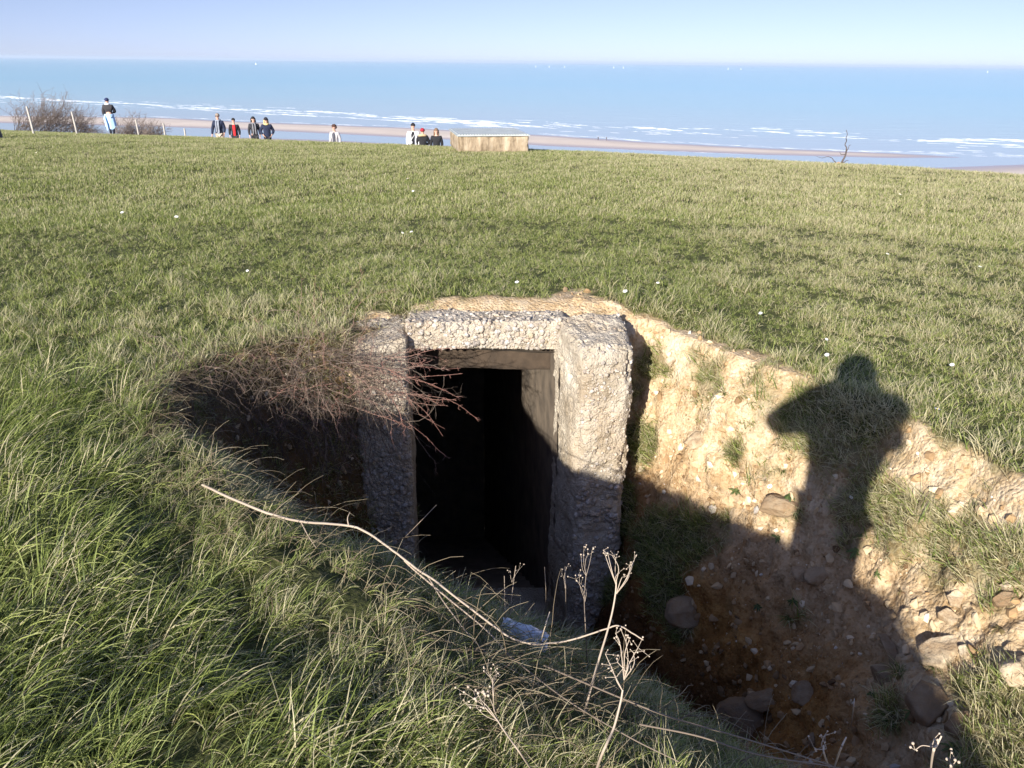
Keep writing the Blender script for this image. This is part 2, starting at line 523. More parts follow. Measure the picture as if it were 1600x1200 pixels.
m_ground, nt, b = new_mat('soil_and_turf')
n_big = pos_noise(nt, 2.2, 5, 0.6)
n_fine = pos_noise(nt, 38, 6, 0.7)
n_mid = pos_noise(nt, 9, 5, 0.65)
loam = ramp(nt, n_mid, [(0.3, (0.47, 0.335, 0.185)), (0.5, (0.63, 0.49, 0.31)), (0.72, (0.72, 0.60, 0.42))])
chalkc = ramp(nt, n_mid, [(0.3, (0.55, 0.44, 0.28)), (0.7, (0.74, 0.66, 0.50))])
loam = mix(nt, attr(nt, 'chalk').outputs['Fac'], loam, chalkc)
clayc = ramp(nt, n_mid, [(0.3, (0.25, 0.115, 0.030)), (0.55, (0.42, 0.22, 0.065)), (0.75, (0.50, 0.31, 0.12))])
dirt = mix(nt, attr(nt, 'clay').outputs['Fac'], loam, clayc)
wet_darkc = ramp(nt, n_mid, [(0.3, (0.085, 0.040, 0.016)), (0.7, (0.17, 0.085, 0.035))])
dirt = mix(nt, attr(nt, 'wet').outputs['Fac'], dirt, wet_darkc)
cell = nd(nt, 'ShaderNodeTexVoronoi', Scale=26.0)
nt.links.new(nt.nodes.new('ShaderNodeNewGeometry').outputs['Position'], cell.inputs['Vector'])
cell2 = nd(nt, 'ShaderNodeTexVoronoi', Scale=75.0)
nt.links.new(nt.nodes.new('ShaderNodeNewGeometry').outputs['Position'], cell2.inputs['Vector'])
cs = nd(nt, 'ShaderNodeSeparateColor'); nt.links.new(cell.outputs['Color'], cs.inputs[0])
cs2 = nd(nt, 'ShaderNodeSeparateColor'); nt.links.new(cell2.outputs['Color'], cs2.inputs[0])
dirt = mix(nt, 1.0, dirt, ramp(nt, cs.outputs[0], [(0.0, (0.80, 0.74, 0.66)), (0.35, (0.96, 0.94, 0.90)), (0.85, (1.0, 1.0, 1.0)), (1.0, (1.0, 1.0, 1.0))]), 'MULTIPLY')
dirt = mix(nt, 1.0, dirt, ramp(nt, cs2.outputs[0], [(0.0, (0.72, 0.66, 0.58)), (0.25, (0.96, 0.94, 0.92)), (0.9, (1.0, 1.0, 1.0)), (1.0, (1.0, 1.0, 1.0))]), 'MULTIPLY')
dirt = mix(nt, maths(nt, 'MULTIPLY', n_fine, 0.45), dirt, mix(nt, 1.0, dirt, (0.45, 0.40, 0.36), 'MULTIPLY'))
thatch = ramp(nt, n_fine, [(0.3, (0.035, 0.042, 0.014)), (0.55, (0.085, 0.090, 0.030)), (0.75, (0.19, 0.165, 0.080))])
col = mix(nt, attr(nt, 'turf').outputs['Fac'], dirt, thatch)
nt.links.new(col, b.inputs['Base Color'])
b.inputs['Roughness'].default_value = 0.95
b.inputs['Specular IOR Level'].default_value = 0.12
vor = nd(nt, 'ShaderNodeTexVoronoi', Scale=55.0)
nt.links.new(nt.nodes.new('ShaderNodeNewGeometry').outputs['Position'], vor.inputs['Vector'])
add_bump(nt, b, maths(nt, 'ADD', n_fine, maths(nt, 'ADD', maths(nt, 'MULTIPLY', vor.outputs['Distance'], -0.5), maths(nt, 'MULTIPLY', cs.outputs[1], 0.5))), 1.0, 0.016)
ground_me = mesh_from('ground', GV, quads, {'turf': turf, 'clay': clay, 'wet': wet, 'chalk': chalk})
ground = obj('ground', ground_me, m_ground, kind='structure')

# ------------------------------------------------------------------ beach and sea
Z_SEA = -33.0
def on_sea(px, py, z=Z_SEA):
    d = ray_dir(px, py)
    t = (z - EYE) / d.z
    return (d.x * t, d.y * t)
def ext(p, q, k):                      # a point beyond q on the line p -> q
    return (q[0] + (q[0] - p[0]) * k, q[1] + (q[1] - p[1]) * k)

# sand bar (between the sea and the runnel) and the upper beach
bar_sea = [on_sea(*p) for p in [(0, 181), (250, 184), (420, 192), (620, 199), (880, 213), (1000, 222), (1200, 232), (1400, 240), (1505, 246)]]
bar_run = [on_sea(*p) for p in [(1505, 246), (1400, 247), (1200, 242), (1000, 235), (880, 229), (620, 214), (420, 204), (250, 198), (0, 192)]]
BAR = [ext(bar_sea[1], bar_sea[0], 6)] + bar_sea + bar_run[1:] + [ext(bar_run[-2], bar_run[-1], 6)]
run_near = [on_sea(*p) for p in [(0, 205), (250, 212), (420, 216), (620, 224), (830, 234), (1000, 246), (1150, 253), (1330, 263), (1480, 262), (1600, 256)]]
run_near = [ext(run_near[1], run_near[0], 6)] + run_near + [ext(run_near[-2], run_near[-1], 8)]
bx = np.concatenate([np.linspace(-1500, -420, 60), np.arange(-410, 420, 4.0), np.linspace(424, 1500, 60)])
by = np.concatenate([np.arange(20, 700, 3.5), np.linspace(704, 1600, 60)])
BX, BY = np.meshgrid(bx, by)
db, _ = seg_dist(BX, BY, BAR + [BAR[0]])
inb = in_poly(BX, BY, BAR)
dn2, sg2 = seg_dist(BX, BY, run_near)
h_bar = np.where(inb, np.clip(db * 0.02, 0, 0.6), -np.clip(db * 0.012, 0, 1.6))
h_up = np.where(sg2 < 0, np.clip(dn2 * 0.012, 0, 1.0), -np.clip(dn2 * 0.012, 0, 1.6))
bz = np.maximum(h_bar, h_up) + 0.05 * fbm(BX * 0.03, BY * 0.03, 0 * BX, 3, 3) + 0.0
BZ = Z_SEA + bz
nb_y, nb_x = BX.shape
bi = np.arange(nb_x * nb_y).reshape(nb_y, nb_x)
bq = np.stack([bi[:-1, :-1], bi[:-1, 1:], bi[1:, 1:], bi[1:, :-1]], -1).reshape(-1, 4)
m_sand, nt, b = new_mat('beach_sand')
hgt = nd(nt, 'ShaderNodeSeparateXYZ')
nt.links.new(nt.nodes.new('ShaderNodeNewGeometry').outputs['Position'], hgt.inputs[0])
up = maths(nt, 'SUBTRACT', hgt.outputs['Z'], Z_SEA)
dry = nd(nt, 'ShaderNodeMapRange')
nt.links.new(up, dry.inputs[0])
dry.inputs[1].default_value = 0.02; dry.inputs[2].default_value = 0.22
sn = pos_noise(nt, 0.05, 4, 0.6)
sandc = ramp(nt, sn, [(0.3, (0.58, 0.48, 0.375)), (0.7, (0.68, 0.575, 0.46))])
nt.links.new(mix(nt, dry.outputs[0], (0.40, 0.32, 0.28), sandc), b.inputs['Base Color'])
rr = nd(nt, 'ShaderNodeMapRange')
nt.links.new(up, rr.inputs[0])
rr.inputs[1].default_value = 0.0; rr.inputs[2].default_value = 0.3; rr.inputs[3].default_value = 0.3; rr.inputs[4].default_value = 0.85
nt.links.new(rr.outputs[0], b.inputs['Roughness'])
add_bump(nt, b, sn, 0.2, 0.3)
obj('beach', mesh_from('beach', np.stack([BX, BY, BZ], -1).reshape(-1, 3), bq), m_sand, kind='structure')

# the sea and the runnel: one water sheet to the horizon, with real swell near the shore
wr = np.concatenate([np.arange(60, 900, 3.0), np.geomspace(903, 60000, 140)])
wa = np.linspace(R(-60), R(60), 320)
WA, WR = np.meshgrid(wa, wr)
WX, WY = WR * np.sin(WA), WR * np.cos(WA)
sea_d, sea_s = seg_dist(WX, WY, [BAR[0]] + bar_sea + [ext(bar_sea[-2], bar_sea[-1], 8)])
off = np.where(sea_s > 0, sea_d, 0)                                    # metres out from the sand bar
swell = 0.16 * fbm(WX * 0.03, WY * 0.12, 0 * WX, 3, 15) * sstep(5, 60, off) * sstep(2500, 700, WR)
WZ = Z_SEA + swell - np.where(WR > 2000, 0, 0)
nw_y, nw_x = WX.shape
wi = np.arange(nw_x * nw_y).reshape(nw_y, nw_x)
wq = np.stack([wi[:-1, :-1], wi[1:, :-1], wi[1:, 1:], wi[:-1, 1:]], -1).reshape(-1, 4)
m_water, nt, b = new_mat('sea_water')
shal = attr(nt, 'offshore').outputs['Fac']
wcol = ramp(nt, shal, [(0.0, (0.42, 0.45, 0.43)), (0.12, (0.42, 0.51, 0.50)), (0.4, (0.33, 0.51, 0.52)), (1.0, (0.25, 0.49, 0.54))])
wn1 = pos_noise(nt, 1.0, 5, 0.6, False, (0.012, 0.05, 0.05))
wcol = mix(nt, maths(nt, 'MULTIPLY', wn1, 0.5), wcol, (0.36, 0.51, 0.52))
nt.links.new(wcol, b.inputs['Base Color'])
b.inputs['Roughness'].default_value = 0.22
b.inputs['IOR'].default_value = 1.33
wn2 = pos_noise(nt, 1.0, 6, 0.65, False, (0.25, 0.9, 0.5))
wn3 = pos_noise(nt, 1.0, 4, 0.6, False, (0.03, 0.11, 0.05))
wb = maths(nt, 'ADD', wn2, maths(nt, 'MULTIPLY', wn3, 3.0))
wbs = maths(nt, 'MULTIPLY', maths(nt, 'MINIMUM', maths(nt, 'MULTIPLY', shal, 6.0), 1.0), 0.55)
bn = nd(nt, 'ShaderNodeBump', Distance=0.6)
nt.links.new(wbs, bn.inputs['Strength']); nt.links.new(wb, bn.inputs['Height'])
nt.links.new(bn.outputs[0], b.inputs['Normal'])
obj('water', mesh_from('water', np.stack([WX, WY, WZ], -1).reshape(-1, 3), wq, {'offshore': np.clip(off / 900, 0, 1)}), m_water, kind='structure')

# broken crests: low irregular white ridges lying along the shore
m_foam = simple_mat('foam', (0.64, 0.67, 0.69), 0.9, 0.2, 0.5)
fg = Geo()
rf = np.random.default_rng(12)
def crest(p0, p1, h, depth, seedv, wob=2.0):
    p0, p1 = np.array(p0), np.array(p1)
    L = np.linalg.norm(p1 - p0)
    n = max(6, int(L / 1.6))
    t = np.linspace(0, 1, n)
    dirv = (p1 - p0) / L
    nv = np.array((-dirv[1], dirv[0]))
    w = wob * fbm(t * L * 0.05, 0 * t + seedv, 0 * t, 3, 4)
    c = p0 + np.outer(t * L, dirv) + np.outer(w, nv)
    env = np.clip(np.minimum(t, 1 - t) * 6, 0, 1) ** 0.6
    k = env * np.clip(0.42 + 1.5 * fbm(t * L * 0.14, 0 * t + seedv, 0 * t + 3, 3, 8), 0.06, 1.6)
    a = np.column_stack([c - np.outer(depth * k * 0.5, nv), np.full(n, Z_SEA - 0.05)])
    m = np.column_stack([c, Z_SEA + h * k])
    z = np.column_stack([c + np.outer(depth * k * 0.5, nv), np.full(n, Z_SEA - 0.05)])
    i = np.arange(n - 1)
    Q = np.concatenate([np.stack([i, i + 1, n + i + 1, n + i], -1), np.stack([n + i, n + i + 1, 2 * n + i + 1, 2 * n + i], -1)])
    fg.add(np.concatenate([a, m, z]), None, Q, 0.5)
def crest_px(pa, pb, h=0.5, depth=3.0):
    h, depth = h * 0.62, depth * 0.7
    crest(on_sea(*pa), on_sea(*pb), h, depth, rf.random() * 100)
def swash(pts, n, jit_y, lmin, lmax, h, depth):
    """scatter short crests along a pixel polyline"""
    pts = np.array(pts, float)
    seg = np.linspace(0, len(pts) - 1.001, n)
    for s in seg:
        i = int(s); f = s - i
        p = pts[i] * (1 - f) + pts[i + 1] * f
        sl = (pts[i + 1][1] - pts[i][1]) / (pts[i + 1][0] - pts[i][0])
        L = rf.uniform(lmin, lmax)
        y = p[1] + rf.normal(0, jit_y)
        x = p[0] + rf.uniform(-20, 20)
        crest_px((x - L / 2, y - sl * L / 2), (x + L / 2, y + sl * L / 2), h * rf.uniform(0.5, 1.3), depth * rf.uniform(0.6, 1.4))
# long breaker from the left edge to the concrete block, and its inner lines
swash([(-40, 151), (130, 158), (330, 168), (520, 178), (700, 189), (840, 198)], 60, 1.2, 30, 110, 0.55, 4)
swash([(-40, 156), (200, 166), (420, 178), (640, 189), (800, 199)], 36, 1.4, 20, 80, 0.35, 3)
swash([(250, 160), (420, 168), (560, 176)], 9, 1.0, 15, 50, 0.3, 3)
swash([(660, 185), (850, 194), (900, 200)], 14, 2.0, 20, 60, 0.4, 3)
# breakers right of the block
swash([(980, 198), (1120, 206)], 12, 2.0, 30, 80, 0.6, 4)
swash([(1180, 203), (1350, 211)], 11, 2.5, 25, 70, 0.5, 4)
swash([(880, 203), (1000, 207), (1150, 214)], 12, 3.0, 15, 45, 0.3, 3)
swash([(1430, 219), (1540, 219), (1640, 224)], 14, 1.3, 40, 90, 0.7, 4)
swash([(1480, 223), (1620, 228)], 8, 2.0, 30, 70, 0.4, 3)
swash([(1240, 208), (1500, 224)], 8, 4.0, 10, 30, 0.3, 2.5)
# thin edge of the swash along the bar, and the lap line of the runnel
swash([(-30, 180), (250, 183), (420, 190), (620, 198), (880, 211), (1000, 220), (1200, 230), (1420, 239), (1650, 247)], 130, 0.5, 15, 50, 0.12, 2.0)
swash([(1330, 234), (1640, 241)], 14, 1.2, 20, 60, 0.2, 2.0)
swash([(850, 227), (1000, 234.5), (1150, 240.5)], 20, 0.3, 30, 60, 0.06, 1.2)
obj('sea_foam', fg.mesh('sea_foam', False), m_foam, kind='stuff', label='white foam of small breakers along the sandy shore', cat='foam')

# ------------------------------------------------------------------ the bunker entrance
m_conc, nt, b = new_mat('pebbly_concrete')
ob = 'GEOMETRY'
big = pos_noise(nt, 4.0, 5, 0.65, True)
fine = pos_noise(nt, 60.0, 5, 0.7, True)
cem = ramp(nt, big, [(0.28, (0.30, 0.245, 0.17)), (0.5, (0.48, 0.42, 0.325)), (0.72, (0.62, 0.56, 0.45))])
cem = mix(nt, maths(nt, 'MULTIPLY', fine, 0.5), cem, mix(nt, 1.0, cem, (0.55, 0.52, 0.48), 'MULTIPLY'))
ptone = attr(nt, 'tone').outputs['Fac']
peb = ramp(nt, ptone, [(0.0, (0.33, 0.29, 0.25)), (0.2, (0.42, 0.37, 0.30)), (0.45, (0.52, 0.46, 0.37)), (0.62, (0.46, 0.36, 0.26)), (0.72, (0.50, 0.46, 0.40)), (0.88, (0.62, 0.57, 0.50)), (1.0, (0.45, 0.36, 0.22))])
peb = mix(nt, maths(nt, 'MULTIPLY', fine, 0.35), peb, (0.35, 0.30, 0.25))
cc = mix(nt, attr(nt, 'pebble').outputs['Fac'], cem, peb)
soil_st = pos_noise(nt, 2.4, 4, 0.6, True, (1, 1, 0.5))
st = nd(nt, 'ShaderNodeMapRange')
nt.links.new(soil_st, st.inputs[0]); st.inputs[1].default_value = 0.52; st.inputs[2].default_value = 0.72; st.inputs[4].default_value = 0.55
cc = mix(nt, st.outputs[0], cc, mix(nt, 1.0, cc, (0.80, 0.62, 0.42), 'MULTIPLY'))
nt.links.new(cc, b.inputs['Base Color'])
b.inputs['Roughness'].default_value = 0.9
b.inputs['Specular IOR Level'].default_value = 0.2
vp = nd(nt, 'ShaderNodeTexVoronoi', Scale=70.0)
nt.links.new(nt.nodes.new('ShaderNodeTexCoord').outputs['Object'], vp.inputs['Vector'])
streak = pos_noise(nt, 1.0, 4, 0.6, True, (38, 38, 4))
fine = maths(nt, 'ADD', fine, maths(nt, 'MULTIPLY', streak, 0.8))
add_bump(nt, b, maths(nt, 'ADD', maths(nt, 'MULTIPLY', fine, 1.0), maths(nt, 'MULTIPLY', vp.outputs['Distance'], -0.6)), 1.0, 0.014)

ICO_V, ICO_F = None, None
def ico(sub):
    import bmesh
    bm = bmesh.new()
    bmesh.ops.create_icosphere(bm, subdivisions=sub, radius=1)
    v = np.array([x.co[:] for x in bm.verts]); f = np.array([[q.index for q in p.verts] for p in bm.faces])
    bm.free()
    return v, f
ICO_V, ICO_F = ico(2)
ICO1_V, ICO1_F = ico(1)

def rand_rot(rng):
    q = rng.normal(size=4); q /= np.linalg.norm(q)
    w, x, y, z = q
    return np.array([[1 - 2 * (y * y + z * z), 2 * (x * y - z * w), 2 * (x * z + y * w)], [2 * (x * y + z * w), 1 - 2 * (x * x + z * z), 2 * (y * z - x * w)], [2 * (x * z - y * w), 2 * (y * z + x * w), 1 - 2 * (x * x + y * y)]])

def rough_block(name, c8, res, amp, pebbles, seed, edge=0.03, mat=None, parent=None, pits=0.0):
    """a weathered concrete block. c8: 8 corners (bottom 4 ccw from front-left, then top 4).  pebbles: [(face, per m2, rmin, rmax)]"""
    rng = np.random.default_rng(seed)
    c = np.array(c8, float)
    cen = c.mean(0)
    faces = {'front': (0, 1, 5, 4), 'right': (1, 2, 6, 5), 'back': (2, 3, 7, 6), 'left': (3, 0, 4, 7), 'top': (4, 5, 6, 7), 'bottom': (3, 2, 1, 0)}
    Vs, Qs, n0 = [], [], 0
    def surf(q, u, v):
        a, b_, d, e = [c[i] for i in q]
        return (a[None] * ((1 - u) * (1 - v))[:, None] + b_[None] * (u * (1 - v))[:, None] + d[None] * (u * v)[:, None] + e[None] * ((1 - u) * v)[:, None])
    def warp(P, u=None, v=None, nrm=None):
        x, y, z = P.T * 1.0
        n = amp * fbm(x * 5, y * 5, z * 5, 4, seed, 0.55) + amp * 0.9 * noise3(x * 2.1, y * 2.1, z * 2.1, seed + 3) + amp * 0.35 * fbm(x * 22, y * 22, z * 22, 3, seed + 5)
        if pits:
            wd, wv = worley(x * 20, y * 20, z * 20, seed)
            n = n - pits * (wv > 0.62) * sstep(0.5, 0.15, wd)
        return n
    info = {}
    for k, q in faces.items():
        a, b_, d, e = [c[i] for i in q]
        nu = max(2, int(max(np.linalg.norm(b_ - a), np.linalg.norm(d - e)) / res))
        nv = max(2, int(max(np.linalg.norm(e - a), np.linalg.norm(d - b_)) / res))
        nr = np.cross(b_ - a, e - a); nr = nr / np.linalg.norm(nr)
        U, W = np.meshgrid(np.linspace(0, 1, nu + 1), np.linspace(0, 1, nv + 1))
        u, v = U.ravel(), W.ravel()
        P = surf(q, u, v)
        # worn edges: pull points near an edge towards the middle of the block
        lu, lv = np.linalg.norm(b_ - a), np.linalg.norm(e - a)
        de = np.minimum(np.minimum(u, 1 - u) * lu, np.minimum(v, 1 - v) * lv)
        chip = edge * (0.5 + 1.2 * np.clip(fbm(P[:, 0] * 6, P[:, 1] * 6, P[:, 2] * 6, 3, seed + 9) + 0.25, 0, 1.5))
        ix = (np.minimum(u, 1 - u) * lu < 1e-6) | (np.minimum(v, 1 - v) * lv < 1e-6)
        tow = cen[None] - P
        tow[:, 2] *= 0.12
        tow /= np.linalg.norm(tow, axis=1)[:, None]
        pull = chip * np.clip(1 - de / (edge * 1.6), 0, 1) ** 2
        n = warp(P)
        damp = np.clip(de / 0.02, 0.0, 1)
        Pn = P + tow * pull[:, None] + nr[None] * (n * damp)[:, None] + tow * (-n * (1 - damp) * 0.7)[:, None]
        Vs.append(Pn)
        g = np.arange((nu + 1) * (nv + 1)).reshape(nv + 1, nu + 1) + n0
        Qs.append(np.stack([g[:-1, :-1], g[:-1, 1:], g[1:, 1:], g[1:, :-1]], -1).reshape(-1, 4))
        n0 += len(Pn)
        info[k] = (q, nr, lu, lv)
    V = np.concatenate(Vs); Q = np.concatenate(Qs)
    tone = np.full(len(V), 0.5); pb = np.zeros(len(V))
    PV, PT, tn = [], [], []
    m0 = len(V)
    for (k, dens, r0, r1, *lim) in pebbles:
        q, nr, lu, lv = info[k]
        cnt = int(dens * lu * lv)
        v0, v1 = lim if lim else (0, 1)
        for _ in range(cnt):
            u, v = rng.uniform(0.01, 0.99), rng.uniform(v0, v1)
            P = surf(q, np.array([u]), np.array([v]))
            if fbm(P[:, 0] * 4, P[:, 1] * 4, P[:, 2] * 4, 2, seed + 40)[0] < -0.25 and rng.random() < 0.8: continue
            r = r0 + (r1 - r0) * rng.random() ** 2.2
            n = warp(P)[0]
            de_ = min(min(u, 1 - u) * lu, min(v, 1 - v) * lv)
            chip_ = edge * (0.5 + 1.2 * min(max(fbm(P[:, 0] * 6, P[:, 1] * 6, P[:, 2] * 6, 3, seed + 9)[0] + 0.25, 0), 1.5))
            tw_ = cen - P[0]; tw_[2] *= 0.12; tw_ /= np.linalg.norm(tw_)
            P = P + tw_ * chip_ * max(0, 1 - de_ / (edge * 1.6)) ** 2
            sc = np.array([1.0, rng.uniform(0.65, 0.95), rng.uniform(0.35, 0.6)]) * r
            # flat side roughly along the face, jittered
            ax = np.linalg.svd(nr[None] + rng.normal(0, 0.25, 3)[None])[2]
            a_ = rng.uniform(0, 6.28)
            e1 = ax[1] * math.cos(a_) + ax[2] * math.sin(a_); e2 = np.cross(ax[0], e1)
            M = np.stack([e1, e2, ax[0]], 1)
            bv = ICO1_V * (1 + 0.17 * rng.normal(size=(len(ICO1_V), 1)).clip(-1.3, 1.3))
            PV.append((bv * sc) @ M.T + P[0] + nr * (n + sc[2] * rng.uniform(-0.4, 0.3)))
            PT.append(ICO1_F + m0); m0 += len(ICO1_V)
            tn.append(np.full(len(ICO1_V), rng.random()))
    if PV:
        V = np.concatenate([V] + PV); T = np.concatenate(PT)
        tone = np.concatenate([tone] + tn); pb = np.concatenate([pb, np.ones(len(V) - len(pb))])
        me = mesh_from(name, V, [Q, T], {'tone': tone, 'pebble': pb})
    else:
        me = mesh_from(name, V, Q, {'tone': tone, 'pebble': pb})
    return obj(name, me, mat or m_conc, parent)

bunker = thing('bunker_entrance', 'grey pebbly concrete doorway of a buried bunker, open and dark inside, in the dug pit', 'bunker')
def box8(fl, fr, br, bl, z0, z1):
    """plan corners front-left, front-right, back-right, back-left"""
    z1 = z1 if hasattr(z1, '__len__') else [z1] * 4
    return [(*p, z0) for p in (fl, fr, br, bl)] + [(*p, z) for p, z in zip((fl, fr, br, bl), z1)]
rough_block('lintel', box8((-0.70, 4.74), (0.36, 4.76), (0.36, 5.06), (-0.72, 5.06), -0.185, [-0.005, 0.01, -0.01, -0.02]), 0.008, 0.016,
            [('front', 3300, 0.006, 0.027), ('top', 900, 0.008, 0.024)], 3, 0.03, None, bunker)
rough_block('jamb', box8((0.415, 4.35), (0.735, 4.39), (0.72, 4.96), (0.265, 4.84), -2.45, [-0.015, -0.035, 0.02, 0.03]), 0.008, 0.026,
            [('front', 1300, 0.005, 0.028, 0.0, 0.62), ('front', 800, 0.004, 0.018, 0.62, 1.0), ('right', 700, 0.005, 0.022), ('left', 160, 0.004, 0.010), ('top', 600, 0.005, 0.018)], 11, 0.045, None, bunker, 0.016)
rough_block('jamb', box8((-1.02, 4.60), (-0.675, 4.64), (-0.70, 5.02), (-1.06, 4.98), -2.45, [-0.12, -0.085, -0.03, -0.06]), 0.010, 0.014,
            [('front', 1700, 0.006, 0.030, 0.0, 0.88), ('top', 300, 0.006, 0.020)], 23, 0.025, None, bunker)
m_beam = simple_mat('shade_dark_concrete', (0.050, 0.034, 0.021), 0.95, 0.45, 9.0, 0.6)  # shade put into the colour: sunlit beam face stays dark
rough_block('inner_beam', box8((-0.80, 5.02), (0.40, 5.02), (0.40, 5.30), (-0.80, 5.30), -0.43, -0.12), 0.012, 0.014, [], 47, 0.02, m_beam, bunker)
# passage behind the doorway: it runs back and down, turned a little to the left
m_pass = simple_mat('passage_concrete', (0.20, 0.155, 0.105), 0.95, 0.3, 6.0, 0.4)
m_wall = simple_mat('shade_wall_concrete', (0.115, 0.088, 0.06), 0.95, 0.5, 5.0, 0.8)  # right wall coloured dark to imitate shade where the sun reaches it
PD = np.array((-0.139, 0.990, 0.0))
def passage_quad(name, pts, nrep=24, mat=None):
    a, b_, c_, d_ = [np.array(p, float) for p in pts]
    U, W = np.meshgrid(np.linspace(0, 1, nrep * 4), np.linspace(0, 1, nrep))
    u, v = U.ravel()[:, None], W.ravel()[:, None]
    P = a * (1 - u) * (1 - v) + b_ * u * (1 - v) + c_ * u * v + d_ * (1 - u) * v
    n = np.cross(b_ - a, d_ - a); n /= np.linalg.norm(n)
    P = P + n * (0.008 * fbm(P[:, 0] * 6, P[:, 1] * 6, P[:, 2] * 6, 3, 5))[:, None]
    g = np.arange(nrep * 4 * nrep).reshape(nrep, nrep * 4)
    Q = np.stack([g[:-1, :-1], g[:-1, 1:], g[1:, 1:], g[1:, :-1]], -1).reshape(-1, 4)
    return obj(name, mesh_from(name, P, Q), mat or m_pass, bunker)
LEN, SLC, SL = 5.0, 0.40, 0.55
L0, R0 = np.array((-0.685, 4.80)), np.array((0.312, 4.70))
L1, R1 = L0 + PD[:2] * LEN, R0 + PD[:2] * LEN
ZC, ZF = -0.17, -2.30
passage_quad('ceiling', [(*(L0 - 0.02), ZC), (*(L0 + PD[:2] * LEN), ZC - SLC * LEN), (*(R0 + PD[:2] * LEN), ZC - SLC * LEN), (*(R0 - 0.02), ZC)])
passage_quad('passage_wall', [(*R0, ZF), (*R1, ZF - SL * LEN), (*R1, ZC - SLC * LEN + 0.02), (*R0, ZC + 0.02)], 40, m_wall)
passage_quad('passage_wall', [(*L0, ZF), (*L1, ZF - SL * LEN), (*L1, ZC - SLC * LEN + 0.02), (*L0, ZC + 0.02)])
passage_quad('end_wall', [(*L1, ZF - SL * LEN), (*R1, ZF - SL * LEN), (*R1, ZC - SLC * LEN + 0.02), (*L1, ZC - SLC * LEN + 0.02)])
# stairs going down
sv, sq = [], []
nst = 20
for i in range(nst):
    y0, y1 = i * LEN / nst, (i + 1) * LEN / nst
    z = ZF - i * SL * LEN / nst
    z2 = ZF - (i + 1) * SL * LEN / nst
    for (p, zz) in ((L0 + PD[:2] * y0, z), (R0 + PD[:2] * y0, z), (R0 + PD[:2] * y1, z), (L0 + PD[:2] * y1, z), (L0 + PD[:2] * y1, z2), (R0 + PD[:2] * y1, z2)):
        sv.append((*p, zz))
    k = i * 6
    sq += [(k, k + 1, k + 2, k + 3), (k + 3, k + 2, k + 5, k + 4)]
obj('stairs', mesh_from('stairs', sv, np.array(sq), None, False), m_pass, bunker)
# threshold slab in the doorway
rough_block('threshold', box8((-0.72, 4.50), (0.36, 4.52), (0.34, 5.02), (-0.72, 5.02), -2.5, -2.27), 0.02, 0.01, [], 31, 0.02, None, bunker)

# ------------------------------------------------------------------ people
def skin_mesh(name, nodes, edges, root=0, sub=1):
    """grow one continuous surface over a skeleton: nodes = [(x, y, z, rx, ry)]"""
    me = bpy.data.meshes.new(name + '_skeleton')
    me.from_pydata([n[:3] for n in nodes], edges, [])
    o = bpy.data.objects.new(name + '_skeleton', me)
    C.objects.link(o)
    sk = o.modifiers.new('skin', 'SKIN')
    sk.use_smooth_shade = True
    for i, n in enumerate(nodes):
        v = me.skin_vertices[0].data[i]
        v.radius = (n[3], n[4] if len(n) > 4 else n[3])
        v.use_root = (i == root)
    if sub:
        ss = o.modifiers.new('sub', 'SUBSURF'); ss.levels = sub; ss.render_levels = sub
    dg = bpy.context.evaluated_depsgraph_get()
    out = bpy.data.meshes.new_from_object(o.evaluated_get(dg))
    out.name = name
    bpy.data.objects.remove(o); bpy.data.meshes.remove(me)
    out.polygons.foreach_set('use_smooth', np.ones(len(out.polygons), bool))
    return out

_cloth = {}
def cloth(col, rough=0.9, var=0.2):
    k = (col, rough)
    if k not in _cloth: _cloth[k] = simple_mat('cloth', col, rough, var, 14.0, 0.2)
    return _cloth[k]
m_skin = simple_mat('skin', (0.55, 0.33, 0.24), 0.55, 0.08, 20)
m_glass_dark = simple_mat('dark_lens', (0.01, 0.01, 0.012), 0.15, 0.1, 5)
BLACK, NAVY, CHAR = (0.012, 0.012, 0.014), (0.012, 0.018, 0.045), (0.028, 0.028, 0.032)

def hand_nodes(nodes, edges, wi, s, wrist, d):
    """palm, four unequal fingers and a thumb from the side of the palm; d = pointing direction"""
    w = Vector(wrist); d = Vector(d).normalized()
    side = Vector((0, -1, 0)) if abs(d.y) < 0.8 else Vector((0, 0, 1))
    side = (side - d * side.dot(d)).normalized()
    curl = Vector((-s, 0, 0)); curl = (curl - d * curl.dot(d)).normalized()
    palm = w + d * 0.075
    nodes.append((*palm, 0.033, 0.018)); pi = len(nodes) - 1
    edges.append((wi, pi))
    for k, (off, L) in enumerate(((0.024, 0.072), (0.008, 0.08), (-0.008, 0.074), (-0.023, 0.058))):
        a = palm + d * 0.03 + side * off
        b_ = a + d * L * 0.55 + curl * 0.008
        c_ = b_ + d * L * 0.35 + curl * 0.026
        n0 = len(nodes)
        nodes += [(*a, 0.0095), (*b_, 0.0085), (*c_, 0.007)]
        edges += [(pi, n0), (n0, n0 + 1), (n0 + 1, n0 + 2)]
    t1 = w + d * 0.04 + side * 0.036; t2 = t1 + d * 0.035 + side * 0.014 + curl * 0.012
    n0 = len(nodes)
    nodes += [(*t1, 0.011), (*t2, 0.009)]
    edges += [(pi, n0), (n0, n0 + 1)]

